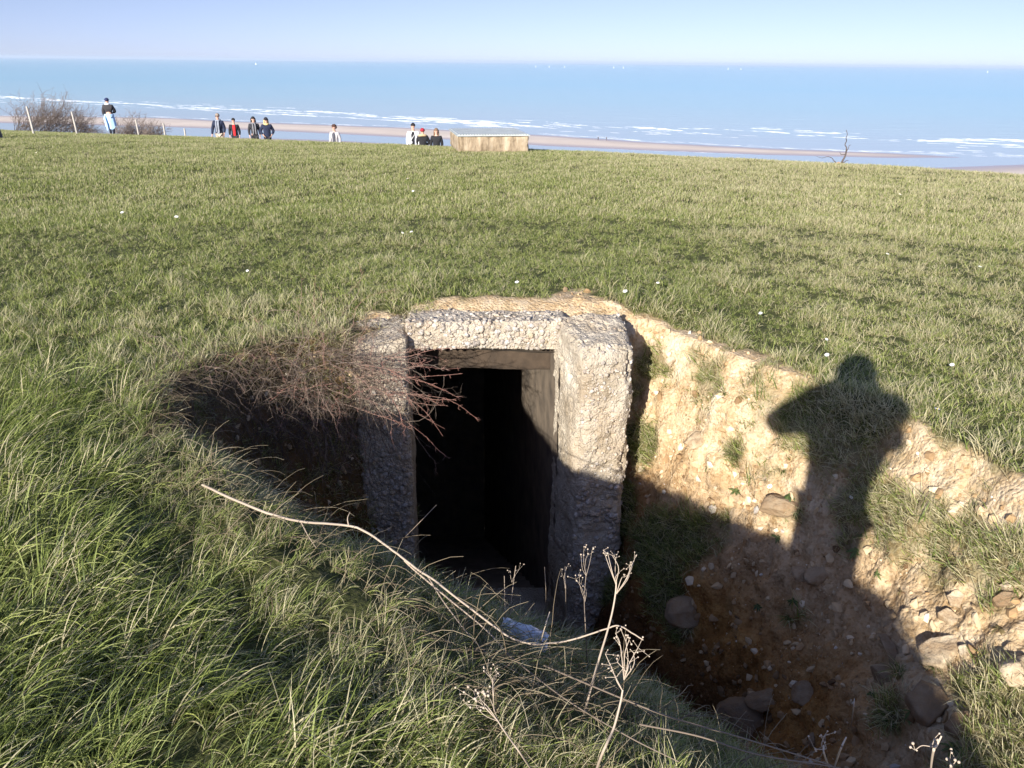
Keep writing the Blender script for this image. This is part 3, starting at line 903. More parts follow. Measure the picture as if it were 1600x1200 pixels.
def person(label, loc, rotz, H=1.72, jacket=BLACK, trousers=CHAR, hair=(0.03, 0.02, 0.015), hair_kind='short', hat=None, scarf=None, front=None,
           trouser_long=True, arms=None, lean=0.0, stride=0.10, hood=None, glasses=False, coat=0.80, waist=None, head_turn=0.0, bag=None, group=None, legs=None, parka=0.0):
    """front of the figure is local -Y"""
    k = H / 1.76
    t = thing('person', label, 'person', loc, rotz, group)
    A = arms or {}
    nodes = [(0, 0, .95, .150, .110), (0, -lean * .3, 1.13, .132, .098), (0, -lean * .6, 1.33, .165, .112), (0, -lean * .8 + .01, 1.46, .075, .07),
             (0, -lean * .9, 1.53, .054, .056), (0, -lean - .01, 1.60, .066, .082), (0, -lean - .005, 1.68, .076, .094), (0, -lean + .005, 1.735, .055, .065)]
    edges = [(0, 1), (1, 2), (2, 3), (3, 4), (4, 5), (5, 6), (6, 7)]
    nodes.append((0, -lean - .108, 1.645, .014, .016)); edges.append((5, len(nodes) - 1))
    for s in (-1, 1):
        nodes.append((s * .086, -lean + .008, 1.645, .012, .018)); edges.append((6, len(nodes) - 1))
    sleeves = []
    for s in (-1, 1):
        sh = (s * .185, -lean * .7, 1.41); el = A.get(('e', s), (s * .245, .03 - lean * .3, 1.14)); wr = A.get(('w', s), (s * .235, -.07, .92))
        n0 = len(nodes)
        nodes += [(*sh, .062, .062), (*el, .043, .043), (*wr, .029, .026)]
        edges += [(2, n0), (n0, n0 + 1), (n0 + 1, n0 + 2)]
        hand_nodes(nodes, edges, n0 + 2, s, wr, A.get(('h', s), Vector(wr) - Vector(el)))
        sleeves.append((sh, el, wr))
    lg = []
    for s in (-1, 1):
        st = stride * s
        hip, kn, an, to = (s * .085, 0, .88), (s * .10, -.03 - st * .7, .50), (s * .105, .02 - st, .09), (s * .125, -.13 - st, .04)
        if legs and s in legs: kn, an, to = legs[s]
        n0 = len(nodes)
        nodes += [(*hip, .088, .09), (*kn, .056, .058), (*an, .038, .042), (*to, .032, .028)]
        edges += [(0, n0), (n0, n0 + 1), (n0 + 1, n0 + 2), (n0 + 2, n0 + 3)]
        lg.append((hip, kn, an, to))
    sc = lambda L: [tuple(c * k for c in n) for n in L]
    body = obj('body', skin_mesh('body', sc(nodes), edges), m_skin, t)
    # trousers
    tn = [(0, 0, .96, .158, .118)]
    te = []
    for hip, kn, an, to in lg:
        n0 = len(tn)
        tn += [(*hip, .098, .10), (*kn, .070, .072), (an[0], an[1], an[2] + .03, .060, .064)]
        te += [(0, n0), (n0, n0 + 1), (n0 + 1, n0 + 2)]
    obj('trousers', skin_mesh('trousers', sc(tn), te), cloth(trousers), t)
    for hip, kn, an, to in lg:
        d = Vector(to) - Vector(an)
        sn = [(an[0], an[1] + .03, .05, .046, .048), (an[0] + d.x * .5, an[1] + d.y * .5, .045, .05, .045), (*to[:2], .04, .042, .036)]
        obj('shoe', skin_mesh('shoe', sc(sn), [(0, 1), (1, 2)]), cloth((0.03, 0.025, 0.022)), t)
    # jacket with sleeves
    p = parka
    jn = [(0, 0, coat, .172 + p, .128 + p), (0, 0, .97, .168 + p, .126 + p), (0, -lean * .3, 1.14, .155 + p, .118 + p), (0, -lean * .6, 1.33, .185 + p, .13 + p), (0, -lean * .8 + .01, 1.45, .10, .092)]
    je = [(0, 1), (1, 2), (2, 3), (3, 4)]
    for sh, el, wr in sleeves:
        n0 = len(jn)
        e2 = Vector(wr) * .9 + Vector(el) * .1
        jn += [(*sh, .082 + p * .6, .084 + p * .6), (*el, .064 + p * .5, .064 + p * .5), (*e2, .047, .047)]
        je += [(3, n0), (n0, n0 + 1), (n0 + 1, n0 + 2)]
    obj('jacket', skin_mesh('jacket', sc(jn), je), cloth(jacket), t)
    hz = 1.665
    ht = Matrix.Rotation(head_turn, 3, 'Z')
    if hat is None or hair_kind == 'long':
        g = Geo()
        g.ball((0, (-lean + .022) * k, (hz + .035) * k), np.array((.092, .104, .098)) * k, 14, 10)
        if hair_kind == 'long':
            for j in range(13):
                a = R(20 + 140 * j / 12)
                x0, y0 = math.cos(a) * .085, math.sin(a) * .085 - lean
                g.tube(np.array([(x0, y0 + .01, hz + .05), (x0 * 1.15, y0 + .005, hz - .08), (x0 * 1.25, y0 - .02, hz - .20), (x0 * 1.1, y0 - .03, hz - .28)]) * k, np.array((.03, .034, .03, .012)) * k, 7)
        if hair_kind == 'curly':
            rr = np.random.default_rng(4)
            for j in range(60):
                a, e = rr.uniform(0, 6.28), rr.uniform(-.7, 1.2)
                if math.sin(a) < -.3 and e < .5: continue
                g.ball(np.array((math.cos(a) * math.cos(e) * .10, math.sin(a) * math.cos(e) * .11 - lean + .02, hz + .02 + math.sin(e) * .11)) * k, .03 * k, 6, 4)
        obj('hair', g.mesh('hair'), cloth(hair), t)
    if hat:
        g = Geo()
        g.ball((0, (-lean + .012) * k, (hz + .05) * k), np.array((.098, .112, .088)) * k, 16, 10)
        n = 16; ring = [(math.cos(a) * .099 * k, (math.sin(a) * .112 - lean + .012) * k, (hz + .03) * k) for a in np.linspace(0, 2 * math.pi, n + 1)]
        g.tube(ring, .016 * k, 6)
        if hat[0] == 'cap':
            g.ball((0, (-lean - .11) * k, (hz + .035) * k), np.array((.075, .075, .012)) * k, 12, 6)
        if hat[0] == 'pompom': g.ball((0, (-lean + .02) * k, (hz + .15) * k), .035 * k, 8, 6)
        obj('hat', g.mesh('hat'), cloth(hat[1]), t)
    for s in (-1, 1):
        g = Geo(); g.ball((s * .03 * k, (-lean - .088) * k, (hz + .008) * k), .011 * k, 8, 6)
        obj('eye', g.mesh('eye'), m_glass_dark, t)
    if glasses:
        g = Geo()
        for s in (-1, 1): g.ball((s * .034 * k, (-lean - .098) * k, (hz + .006) * k), np.array((.03, .012, .022)) * k, 10, 6)
        obj('sunglasses', g.mesh('sunglasses'), m_glass_dark, t)
    if scarf:
        g = Geo()
        ring = [(math.cos(a) * .088 * k, (math.sin(a) * .088 - lean * .9) * k, (1.50 + .02 * math.sin(a)) * k) for a in np.linspace(0, 2 * math.pi, 15)]
        g.tube(ring, .042 * k, 8)
        if len(scarf) > 3:
            for s in (-1, 1):
                g.tube(np.array([(s * .05, -.10 - lean, 1.48), (s * .055, -.155 - lean * .6, 1.33), (s * .05, -.155 - lean * .4, 1.15), (s * .055, -.15, 1.0)]) * k, np.array((.035, .04, .038, .03)) * k, 7)
        obj('scarf', g.mesh('scarf'), cloth(tuple(scarf[:3])), t)
    if front:          # open jacket showing what is worn beneath
        g = Geo()
        rows = [(1.46, .05, .085), (1.34, .07, .150), (1.2, .062, .142), (1.05, .06, .140), (.93, .05, .138)]
        c = []
        for z, w, y in rows:
            c.append([(x * w, (-y - lean * .55 - .006 + abs(x) * .012), z) for x in (-1, -.5, 0, .5, 1)])
        c = np.array(c) * k
        n1, n2 = c.shape[:2]
        gi = np.arange(n1 * n2).reshape(n1, n2)
        back = c.reshape(-1, 3) + np.array((0, .03, 0))
        Q = np.stack([gi[:-1, :-1], gi[1:, :-1], gi[1:, 1:], gi[:-1, 1:]], -1).reshape(-1, 4)
        g.add(c.reshape(-1, 3), None, Q); g.add(back, None, Q[:, ::-1])
        obj('shirt', g.mesh('shirt'), cloth(front), t)
    if hood:
        g = Geo()
        q_ = 1.25 if label.startswith('photographer') else 1.0
        ring = [(math.cos(a) * .15 * q_ * k, (math.sin(a) * .12 + .03) * k, (1.475 + .03 * math.sin(a) + (q_ - 1) * .16) * k) for a in np.linspace(0, 2 * math.pi, 19)]
        g.tube(ring, .055 * q_ ** 2 * k, 8)
        obj('fur_hood', g.mesh('fur_hood'), cloth(hood), t)
    if waist:          # a jacket tied round the waist, hanging behind to below the knee
        g = Geo()
        rows, cols = 12, 15
        P = []
        for i in range(rows):
            z = 1.03 - .58 * i / (rows - 1)
            for j in range(cols):
                a = R(-12 + 204 * j / (cols - 1))
                r = .205 + .05 * i / (rows - 1) + .018 * math.sin(j * 1.9) * (i / rows)
                sag = .10 * (i / (rows - 1)) ** 2 * math.sin((j - 6) * .7)
                P.append((math.cos(a) * r, math.sin(a) * r * .82 + .0, z - sag))
        P = np.array(P) * k
        gi = np.arange(rows * cols).reshape(rows, cols)
        Q = np.stack([gi[:-1, :-1], gi[1:, :-1], gi[1:, 1:], gi[:-1, 1:]], -1).reshape(-1, 4)
        g.add(P, None, Q); g.add(P * np.array((.93, .93, 1)), None, Q[:, ::-1])
        ring = [(math.cos(a) * .188 * k, math.sin(a) * .15 * k, (1.03) * k) for a in np.linspace(0, 2 * math.pi, 21)]
        g.tube(ring, .03 * k, 8)
        # a sleeve hanging down one side
        g.tube(np.array([(.16, .10, 1.03), (.17, .20, .85), (.12, .24, .6), (.10, .25, .33)]) * k, np.array((.045, .055, .06, .05)) * k, 8)
        obj('tied_jacket', g.mesh('tied_jacket'), cloth(waist), t)
    if bag:
        g = Geo()
        g.ball((-.10 * k, -.19 * k, 1.06 * k), np.array((.10, .05, .075)) * k, 12, 8)
        g.tube(np.array([(-.10, -.20, 1.1), (.0, -.175, 1.25), (.12, -.10, 1.42), (.12, .02, 1.46)]) * k, .014 * k, 6)
        obj('bag', g.mesh('bag'), cloth(bag), t)
    return t

def fit(px, ytop, h, dmin, dmax):
    """ground spot in the column px where something h tall has its top at ytop"""
    best = None
    dd = ray_dir(px, ytop)
    hv = Vector((dd.x, dd.y)).normalized()
    for d in np.arange(dmin, dmax, 0.1):
        x, y = hv.x * d, hv.y * d
        z = down(x, y)
        e = abs(project((x, y, z + h))[1] - ytop)
        if best is None or e < best[0]: best = (e, x, y, z, d)
    return Vector(best[1:4])

def face_cam(p, off=0.0):
    return math.atan2(-p[0], p[1]) * 1.0 + off      # local -Y looks back at the viewer

def stand(px, ytop, H, dmin=29, dmax=44):
    p = fit(px, ytop, H, dmin, dmax)
    print('PERSON', px, ytop, [round(v, 2) for v in p], [round(v) for v in project(p)])
    return p
H0 = 1.70
p = fit(166, 154, H0, 30, 46)
print('WALKER', p, project(p))
person('person seen from behind in dark jacket, navy hat and tied pale blue jacket', p, face_cam(p, R(165)), H0,
       (0.035, 0.032, 0.034), (0.012, 0.016, 0.03), hat=('beanie', (0.02, 0.03, 0.09)), scarf=(0.75, 0.75, 0.73), parka=.025, waist=(0.42, 0.62, 0.86), coat=0.98, stride=.14,
       arms={('e', -1): (-.27, -.10, 1.16), ('w', -1): (-.12, -.27, 1.10), ('h', -1): (.6, -.5, .1)}, lean=.02)
WALK = 'walkers coming up to the brink in a row'
p = stand(339, 178, 1.84); person('tall man in sunglasses with navy jacket, grey scarf and pale trousers, leftmost walker', p, face_cam(p, R(-18)), 1.84, NAVY, (0.42, 0.36, 0.28), hair=(0.25, 0.2, 0.16), scarf=(0.22, 0.24, 0.28, 1), front=(0.24, 0.26, 0.30), glasses=True, group=WALK, parka=.02, arms={('w', -1): (-.30, -.10, .86), ('e', -1): (-.29, .02, 1.12)})
p = stand(364, 185, 1.58); person('dark haired person in black jacket open over a bright red top', p, face_cam(p, R(-6)), 1.58, BLACK, CHAR, hair=(0.02, 0.015, 0.012), front=(0.50, 0.02, 0.025), group=WALK, parka=.01)
p = stand(395, 183, 1.68); person('person with dark hair in long charcoal coat, grey scarf hanging down the front', p, face_cam(p, R(5)), 1.68, CHAR, CHAR, hair=(0.012, 0.01, 0.01), hair_kind='long', scarf=(0.16, 0.16, 0.17, 1), coat=.66, group=WALK)
p = stand(415, 184, 1.66); person('person in dark cap and sunglasses with long blond hair over a navy jacket', p, face_cam(p, R(4)), 1.66, NAVY, (0.02, 0.02, 0.03), hair=(0.55, 0.40, 0.18), hair_kind='long', hat=('beanie', (0.015, 0.015, 0.02)), scarf=(0.62, 0.48, 0.20), glasses=True, group=WALK, parka=.02, arms={('e', -1): (-.31, .05, 1.16), ('w', -1): (-.19, -.13, 1.0), ('e', 1): (.31, .05, 1.16), ('w', 1): (.19, -.13, 1.0)})
p = stand(522, 196, 1.66, 30, 50); person('lone walker with brown curly hair in a pale grey coat, half hidden by grass', p, face_cam(p, R(-25)), 1.66, (0.42, 0.40, 0.40), CHAR, hair=(0.07, 0.03, 0.018), hair_kind='curly', front=(0.06, 0.06, 0.075), lean=.03)
TRIO = 'three people standing beside the concrete block'
p = stand(645, 193, 1.78); person('dark haired person in white jacket over black top with a pale shoulder bag', p, face_cam(p, R(-8)), 1.78, (0.72, 0.73, 0.75), BLACK, hair=(0.012, 0.01, 0.01), front=(0.012, 0.012, 0.015), bag=(0.6, 0.6, 0.58), group=TRIO, parka=.015)
p = stand(660, 201.5, 1.62); person('person seen from behind in red knitted hat and black coat with tan fur hood', p, face_cam(p, R(178)), 1.62, BLACK, (0.06, 0.07, 0.10), hat=('beanie', (0.30, 0.015, 0.03)), hood=(0.45, 0.33, 0.19), group=TRIO, parka=.03, arms={('e', -1): (-.30, -.06, 1.15), ('w', -1): (-.12, -.20, 1.08), ('e', 1): (.30, -.06, 1.15), ('w', 1): (.12, -.20, 1.08)})
p = stand(681.5, 201.5, 1.62); person('person with long brown hair and black jacket, nearest to the concrete block', p, face_cam(p, R(-4)), 1.62, BLACK, CHAR, hair=(0.16, 0.10, 0.06), hair_kind='long', group=TRIO, parka=.01)
# far away on the sand bar
for (px, py, H, lab) in [(934.5, 219.5, 1.75, 'tiny slim dark figure far off on the sand bar, left of a bulkier one'), (947.5, 220.0, 1.75, 'tiny bulky dark figure far off on the sand bar, right of a slimmer one')]:
    x, y = on_sea(px, py, Z_SEA + 0.3)
    person(lab, (x, y, Z_SEA + 0.3), 0.3 if px < 940 else 2.0, H, BLACK, BLACK, group='tiny figures on the sand bar', parka=.0 if px < 940 else .06)
# the photographer, behind the camera, holding the phone that takes the picture; the shadow on the bank is theirs
m_phone = simple_mat('phone_black', (0.012, 0.012, 0.014), 0.25, 0.1, 5)
pz = down(-0.12, -0.45)
ph = person('photographer in dark coat holding up a phone at the edge of the pit', (-0.17, -0.47, pz), R(168), 1.78, BLACK, CHAR, hair=(0.05, 0.03, 0.02), scarf=(0.1, 0.1, 0.11), hood=(0.02, 0.02, 0.022), hat=('beanie', (0.02, 0.02, 0.025)),
       arms={('e', 1): (.38, -.14, 1.28), ('w', 1): (.0, -.37, 1.50), ('h', 1): (-.3, -.4, .3), ('e', -1): (-.27, -.24, 1.24), ('w', -1): (-.20, -.36, 1.46), ('h', -1): (.2, -.4, .3)}, parka=.012, coat=.42, stride=.02)
me = bpy.data.meshes.new('phone')
import bmesh
bm = bmesh.new()
bmesh.ops.create_cube(bm, size=1.0)
for v in bm.verts: v.co = Vector((v.co.x * 0.158, v.co.y * 0.008, v.co.z * 0.075))
bmesh.ops.bevel(bm, geom=bm.edges[:], offset=0.0025, segments=2, affect='EDGES')
bm.to_mesh(me); bm.free()
obj('phone', me, m_phone, None, (0, -0.026, EYE), 0, 'black phone held up sideways by the photographer', 'phone')

# ------------------------------------------------------------------ the concrete block with its metal lid
m_block = None
def plane_hit(px, py, z):
    d = ray_dir(px, py); t = (z - EYE) / d.z
    return Vector((d.x * t, d.y * t, z))
pL, _ = hit(716, 237.5)
pR, _ = hit(826, 237.5)
zb = (pL.z + pR.z) / 2 - 0.03
tt = math.hypot(pL.x, pL.y) / math.hypot(ray_dir(717, 211).x, ray_dir(717, 211).y)
zt = EYE + ray_dir(717, 211).z * tt
fl, fr = Vector((pL.x, pL.y)), Vector((pR.x, pR.y))
across = (fr - fl)
W = across.length
ax = across / W
bk_ = plane_hit(703, 201, zt)
dep_v = Vector((bk_.x, bk_.y)) - fl
print('BLOCK', fl, fr, zb, zt, W, dep_v)
ay = Vector((-ax.y, ax.x))
if ay.y < 0: ay = -ay
D = min(max(dep_v.dot(ay), 1.2), 2.6)
sk = max(-0.4, min(0.4, dep_v.dot(ax)))
bl, br = fl + ay * D + ax * sk * 0.6, fr + ay * D + ax * sk * 0.6
m_block, nt, b = new_mat('stained_concrete')
sn = pos_noise(nt, 3.0, 5, 0.7, True, (1.5, 1.5, 0.35))
fn_ = pos_noise(nt, 22.0, 5, 0.7, True, (1, 1, 0.5))
c = ramp(nt, sn, [(0.34, (0.12, 0.085, 0.05)), (0.5, (0.31, 0.24, 0.16)), (0.66, (0.48, 0.40, 0.29))])
nt.links.new(mix(nt, maths(nt, 'MULTIPLY', fn_, 0.4), c, (0.30, 0.23, 0.14)), b.inputs['Base Color'])
b.inputs['Roughness'].default_value = 0.95
add_bump(nt, b, fn_, 0.6, 0.02)
blk = thing('concrete_block', 'low weathered concrete block with ribbed metal lid standing near the brink', 'block', (*((fl + fr) / 2), zb))
o = rough_block('body', [(*fl, zb), (*fr, zb), (*br, zb), (*bl, zb), (*fl, zt - .03), (*fr, zt - .03), (*br, zt - .03), (*bl, zt - .03)], 0.03, 0.030, [], 71, 0.06, m_block, None)
def adopt(o, t):
    o.parent = t
    o.matrix_parent_inverse = Matrix.Translation(-Vector(t.location))
adopt(o, blk)
# ribbed lid of metal strips running front to back, in a frame
m_lid = simple_mat('zinc_lid', (0.46, 0.49, 0.46), 0.5, 0.15, 3.0, 0.0, 0.3)
g = Geo()
n_r = 26
for i in range(n_r):
    u0, u1 = (i + 0.2) / n_r, (i + 0.8) / n_r
    a, b_ = fl.lerp(fr, u0) - ay * .02, fl.lerp(fr, u1) - ay * .02
    c_, d_ = bl.lerp(br, u1) + ay * .02, bl.lerp(br, u0) + ay * .02
    for z0, z1 in ((zt - .012, zt + .016),):
        V = [(*a, z0), (*b_, z0), (*c_, z0), (*d_, z0), (*a, z1), (*b_, z1), (*c_, z1), (*d_, z1)]
        g.add(V, None, [(0, 1, 5, 4), (1, 2, 6, 5), (2, 3, 7, 6), (3, 0, 4, 7), (4, 5, 6, 7), (3, 2, 1, 0)])
a, b_, c_, d_ = fl - ay * .03 - ax * .03, fr - ay * .03 + ax * .03, br + ay * .03 + ax * .03, bl + ay * .03 - ax * .03
V = [(*p, zt - .034) for p in (a, b_, c_, d_)] + [(*p, zt - .006) for p in (a, b_, c_, d_)]
g.add(V, None, [(0, 1, 5, 4), (1, 2, 6, 5), (2, 3, 7, 6), (3, 0, 4, 7), (4, 5, 6, 7), (3, 2, 1, 0)])
o = obj('lid', g.mesh('lid', False), m_lid); adopt(o, blk)

# ------------------------------------------------------------------ stones in the pit
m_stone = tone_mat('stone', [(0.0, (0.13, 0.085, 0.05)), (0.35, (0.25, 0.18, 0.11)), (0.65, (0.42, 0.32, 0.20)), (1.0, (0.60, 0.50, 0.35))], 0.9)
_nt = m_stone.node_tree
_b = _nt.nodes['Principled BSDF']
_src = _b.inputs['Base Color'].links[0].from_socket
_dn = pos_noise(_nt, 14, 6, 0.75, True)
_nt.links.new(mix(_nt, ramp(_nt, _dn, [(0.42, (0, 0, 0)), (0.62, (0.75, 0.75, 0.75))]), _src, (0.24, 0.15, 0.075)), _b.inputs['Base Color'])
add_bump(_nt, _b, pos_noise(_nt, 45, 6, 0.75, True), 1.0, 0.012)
def stone(label, px, py, wpx, hpx, thick, tone, seed, blocky=0.6, name='stone', embed=0.35, yaw=None):
    p, n = hit(px, py)
    if p is None: return
    rng = np.random.default_rng(seed)
    d = (p - Vector((0, 0, EYE))).length
    a, b_ = wpx / FPX * d / 2, hpx / FPX * d / 2 * 1.25
    v, f = ico(4)
    # cut an ellipsoid by random planes: broken slab
    v = v.copy()
    cube = v / np.abs(v).max(1)[:, None]
    v = v * (1 - 0.65 * blocky) + cube * 0.8 * 0.65 * blocky
    for _ in range(14):
        q = rng.normal(size=3); q /= np.linalg.norm(q)
        k = rng.uniform(0.5, 0.85) if rng.random() < blocky else 2
        s = v @ q
        v = np.where((s > k)[:, None], v - np.outer(s - k, q), v)
    v = v * (1 + 0.07 * fbm(v[:, 0] * 2 + seed, v[:, 1] * 2, v[:, 2] * 2, 3, seed)[:, None])
    v = v * np.array((a, b_, thick / 2))
    v = v + 0.012 * fbm(v[:, 0] * 18, v[:, 1] * 30, v[:, 2] * 30, 3, seed)[:, None] * v / (np.linalg.norm(v, axis=1)[:, None] + 1e-6)
    nn = n.lerp(Vector((0, -.5, .85)), 0.35).normalized()
    ex = Vector((1, 0, 0)); ex = (ex - nn * ex.dot(nn)).normalized(); ey = nn.cross(ex)
    if yaw:
        ex, ey = ex * math.cos(yaw) + ey * math.sin(yaw), ey * math.cos(yaw) - ex * math.sin(yaw)
    M = np.array((ex, ey, nn)).T
    v = v @ M.T
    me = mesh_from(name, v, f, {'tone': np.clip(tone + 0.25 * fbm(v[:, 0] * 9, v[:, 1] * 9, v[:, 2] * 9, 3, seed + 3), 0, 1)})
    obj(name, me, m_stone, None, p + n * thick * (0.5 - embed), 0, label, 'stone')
def slab(label, outline, thick, tone, seed, lift=0.6):
    """a broken slab with the outline it shows, lying on the bank with real thickness"""
    cx, cy = np.mean([q[0] for q in outline]), np.mean([q[1] for q in outline])
    p, n = hit(cx, cy)
    if p is None: return
    rng = np.random.default_rng(seed)
    nn = n.lerp(Vector((0, -.45, .9)), 0.55).normalized()
    c0 = p + nn * thick * lift
    pts = []
    for q in outline:
        d = ray_dir(*q); t = (c0 - Vector((0, 0, EYE))).dot(nn) / d.dot(nn)
        pts.append(np.array(Vector((0, 0, EYE)) + d * t - c0))
    pts = np.array(pts); nv = np.array(nn)
    # dense rim with broken edges, inner rings, then the sides
    rim = []
    m = len(pts)
    for k in range(m):
        a, b_ = pts[k], pts[(k + 1) % m]
        for f in np.linspace(0, 1, 8, endpoint=False): rim.append(a * (1 - f) + b_ * f)
    rim = np.array(rim); M_ = len(rim)
    rim = rim * (1 + 0.05 * fbm(rim[:, 0] * 25 + seed, rim[:, 1] * 25, rim[:, 2] * 25, 3, seed)[:, None])
    rows = [rim * 0.96 - nv * thick, rim * 1.03 - nv * thick * 0.75, rim * 1.03 - nv * thick * .35, rim * 1.0 - nv * thick * 0.06, rim * .95]
    rows += [rim * f for f in (.82, .66, .5, .34, .18)]
    V = np.concatenate(rows + [np.zeros((1, 3))])
    h_ = fbm(V[:, 0] * 12 + seed, V[:, 1] * 12, V[:, 2] * 12, 4, seed)
    V = V + nv * (0.010 * h_)[:, None] + 0.005 * np.stack([fbm(V[:, 0] * 40, V[:, 1] * 40, V[:, 2] * 40, 3, seed + k) for k in range(3)], 1)
    Q = []
    for r_ in range(len(rows) - 1):
        for k in range(M_):
            Q.append((r_ * M_ + k, r_ * M_ + (k + 1) % M_, (r_ + 1) * M_ + (k + 1) % M_, (r_ + 1) * M_ + k))
    T = [((len(rows) - 1) * M_ + k, (len(rows) - 1) * M_ + (k + 1) % M_, len(V) - 1) for k in range(M_)]
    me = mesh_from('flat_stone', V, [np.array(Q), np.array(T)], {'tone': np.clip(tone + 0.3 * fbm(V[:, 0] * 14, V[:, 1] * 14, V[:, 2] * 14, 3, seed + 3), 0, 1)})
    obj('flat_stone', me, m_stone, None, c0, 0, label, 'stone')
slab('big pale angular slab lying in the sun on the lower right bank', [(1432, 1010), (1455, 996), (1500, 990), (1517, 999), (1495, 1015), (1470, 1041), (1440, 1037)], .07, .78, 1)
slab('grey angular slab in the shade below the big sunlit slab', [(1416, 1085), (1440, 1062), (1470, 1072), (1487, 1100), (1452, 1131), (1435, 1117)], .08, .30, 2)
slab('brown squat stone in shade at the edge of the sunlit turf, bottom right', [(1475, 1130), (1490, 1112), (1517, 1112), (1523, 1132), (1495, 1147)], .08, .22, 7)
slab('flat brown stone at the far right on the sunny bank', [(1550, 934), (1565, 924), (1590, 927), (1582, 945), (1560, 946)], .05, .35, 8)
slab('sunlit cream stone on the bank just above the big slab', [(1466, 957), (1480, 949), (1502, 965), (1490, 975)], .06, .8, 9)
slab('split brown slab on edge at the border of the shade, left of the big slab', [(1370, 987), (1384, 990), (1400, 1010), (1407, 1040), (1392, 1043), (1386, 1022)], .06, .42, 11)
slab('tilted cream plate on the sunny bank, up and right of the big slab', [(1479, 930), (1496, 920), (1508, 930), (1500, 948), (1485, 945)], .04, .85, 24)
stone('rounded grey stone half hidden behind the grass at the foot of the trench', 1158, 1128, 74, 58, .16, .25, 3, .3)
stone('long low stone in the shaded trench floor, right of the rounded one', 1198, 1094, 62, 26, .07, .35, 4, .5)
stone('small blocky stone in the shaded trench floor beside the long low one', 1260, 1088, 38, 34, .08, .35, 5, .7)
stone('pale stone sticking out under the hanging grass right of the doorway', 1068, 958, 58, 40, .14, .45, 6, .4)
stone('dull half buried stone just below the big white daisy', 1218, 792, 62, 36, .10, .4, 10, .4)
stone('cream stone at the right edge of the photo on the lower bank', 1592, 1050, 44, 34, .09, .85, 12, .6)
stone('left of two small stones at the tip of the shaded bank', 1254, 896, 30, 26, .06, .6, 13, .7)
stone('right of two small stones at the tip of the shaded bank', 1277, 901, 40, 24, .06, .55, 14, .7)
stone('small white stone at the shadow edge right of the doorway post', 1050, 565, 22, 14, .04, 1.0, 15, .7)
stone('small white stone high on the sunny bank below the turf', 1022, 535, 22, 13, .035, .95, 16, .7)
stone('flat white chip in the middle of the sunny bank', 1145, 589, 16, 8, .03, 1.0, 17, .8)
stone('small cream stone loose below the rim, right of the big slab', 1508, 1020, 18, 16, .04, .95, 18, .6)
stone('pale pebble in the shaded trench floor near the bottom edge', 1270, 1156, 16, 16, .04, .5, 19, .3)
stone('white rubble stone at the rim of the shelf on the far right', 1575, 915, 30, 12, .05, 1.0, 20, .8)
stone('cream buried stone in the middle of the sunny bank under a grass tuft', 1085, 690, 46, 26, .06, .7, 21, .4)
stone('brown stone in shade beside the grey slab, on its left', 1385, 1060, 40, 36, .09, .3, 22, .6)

# ------------------------------------------------------------------ brambles over the left bank
def cane(g, p0, d0, L, rad, rng, droop=0.5, wig=0.18, tone=(0.4, 0.6), spurs=0, spur_len=(0.015, 0.05), n=12):
    p = np.array(p0, float); d = np.array(d0, float); d /= np.linalg.norm(d)
    pts = [p.copy()]
    st = L / n
    for i in range(n):
        d = d + rng.normal(0, wig, 3) * 0.5 + np.array((0, 0, -droop * st))
        d /= np.linalg.norm(d)
        p = p + d * st
        pts.append(p.copy())
    pts = np.array(pts)
    g.tube(pts, np.linspace(rad, rad * 0.35, n + 1), 4, np.linspace(*tone, n + 1))
    for _ in range(spurs):
        i = rng.integers(1, n); f = rng.random()
        q = pts[i] * (1 - f) + pts[i + 1] * f
        e = (pts[i + 1] - pts[i]) / st + rng.normal(0, 0.75, 3); e /= np.linalg.norm(e)
        l = rng.uniform(*spur_len)
        m_ = q + e * l * 0.5 + rng.normal(0, 0.004, 3)
        g.tube([q, m_, q + e * l], [rad * 0.55, rad * 0.45, rad * 0.2], 3, tone[1])
    return pts
rb = np.random.default_rng(99)
m_twig = tone_mat('twig_bark', [(0.0, (0.035, 0.025, 0.022)), (0.35, (0.11, 0.082, 0.06)), (0.6, (0.23, 0.18, 0.135)), (0.85, (0.27, 0.135, 0.10)), (1.0, (0.40, 0.22, 0.17))], 0.7)
bush = thing('bramble_bush', 'leafless tangled bramble bush with reddish shoots hanging over the left door post', 'bush', (-1.35, 4.35, -0.1))
g = Geo()
for i in range(480):                      # grey tangle
    x = rb.uniform(-1.95, -0.72); t = (x + 1.95) / 1.1
    y = 3.85 + 0.55 * t + rb.normal(0, 0.13) + (0.1 if x > -1.2 else 0)
    z = -0.06 - 0.62 * rb.random() ** 1.3
    d = np.array((rb.normal(0.5, 0.9), rb.normal(-0.15, 0.5), rb.normal(0.15, 0.6)))
    cane(g, (x, y, z), d, rb.uniform(0.18, 0.55), rb.uniform(0.0009, 0.0019), rb, 1.6, 0.75, (rb.uniform(0.0, 0.4), rb.uniform(0.2, 0.62)), 4, (0.02, 0.07), 9)
for i in range(170):                      # hanging dead stems below
    x = rb.uniform(-1.7, -0.8)
    cane(g, (x, 4.1 + 0.25 * (x + 1.7) + rb.normal(0, 0.12), -0.35 + rb.normal(0, 0.12)), (rb.normal(0.1, 0.4), rb.normal(-0.1, 0.4), -1), rb.uniform(0.25, 0.75), rb.uniform(0.0010, 0.002), rb, 0.3, 0.3, (0.1, rb.uniform(0.15, 0.4)), 1, (0.02, 0.05), 9)
o = obj('dead_tangle', g.mesh('dead_tangle'), m_twig); adopt(o, bush)
g = Geo()
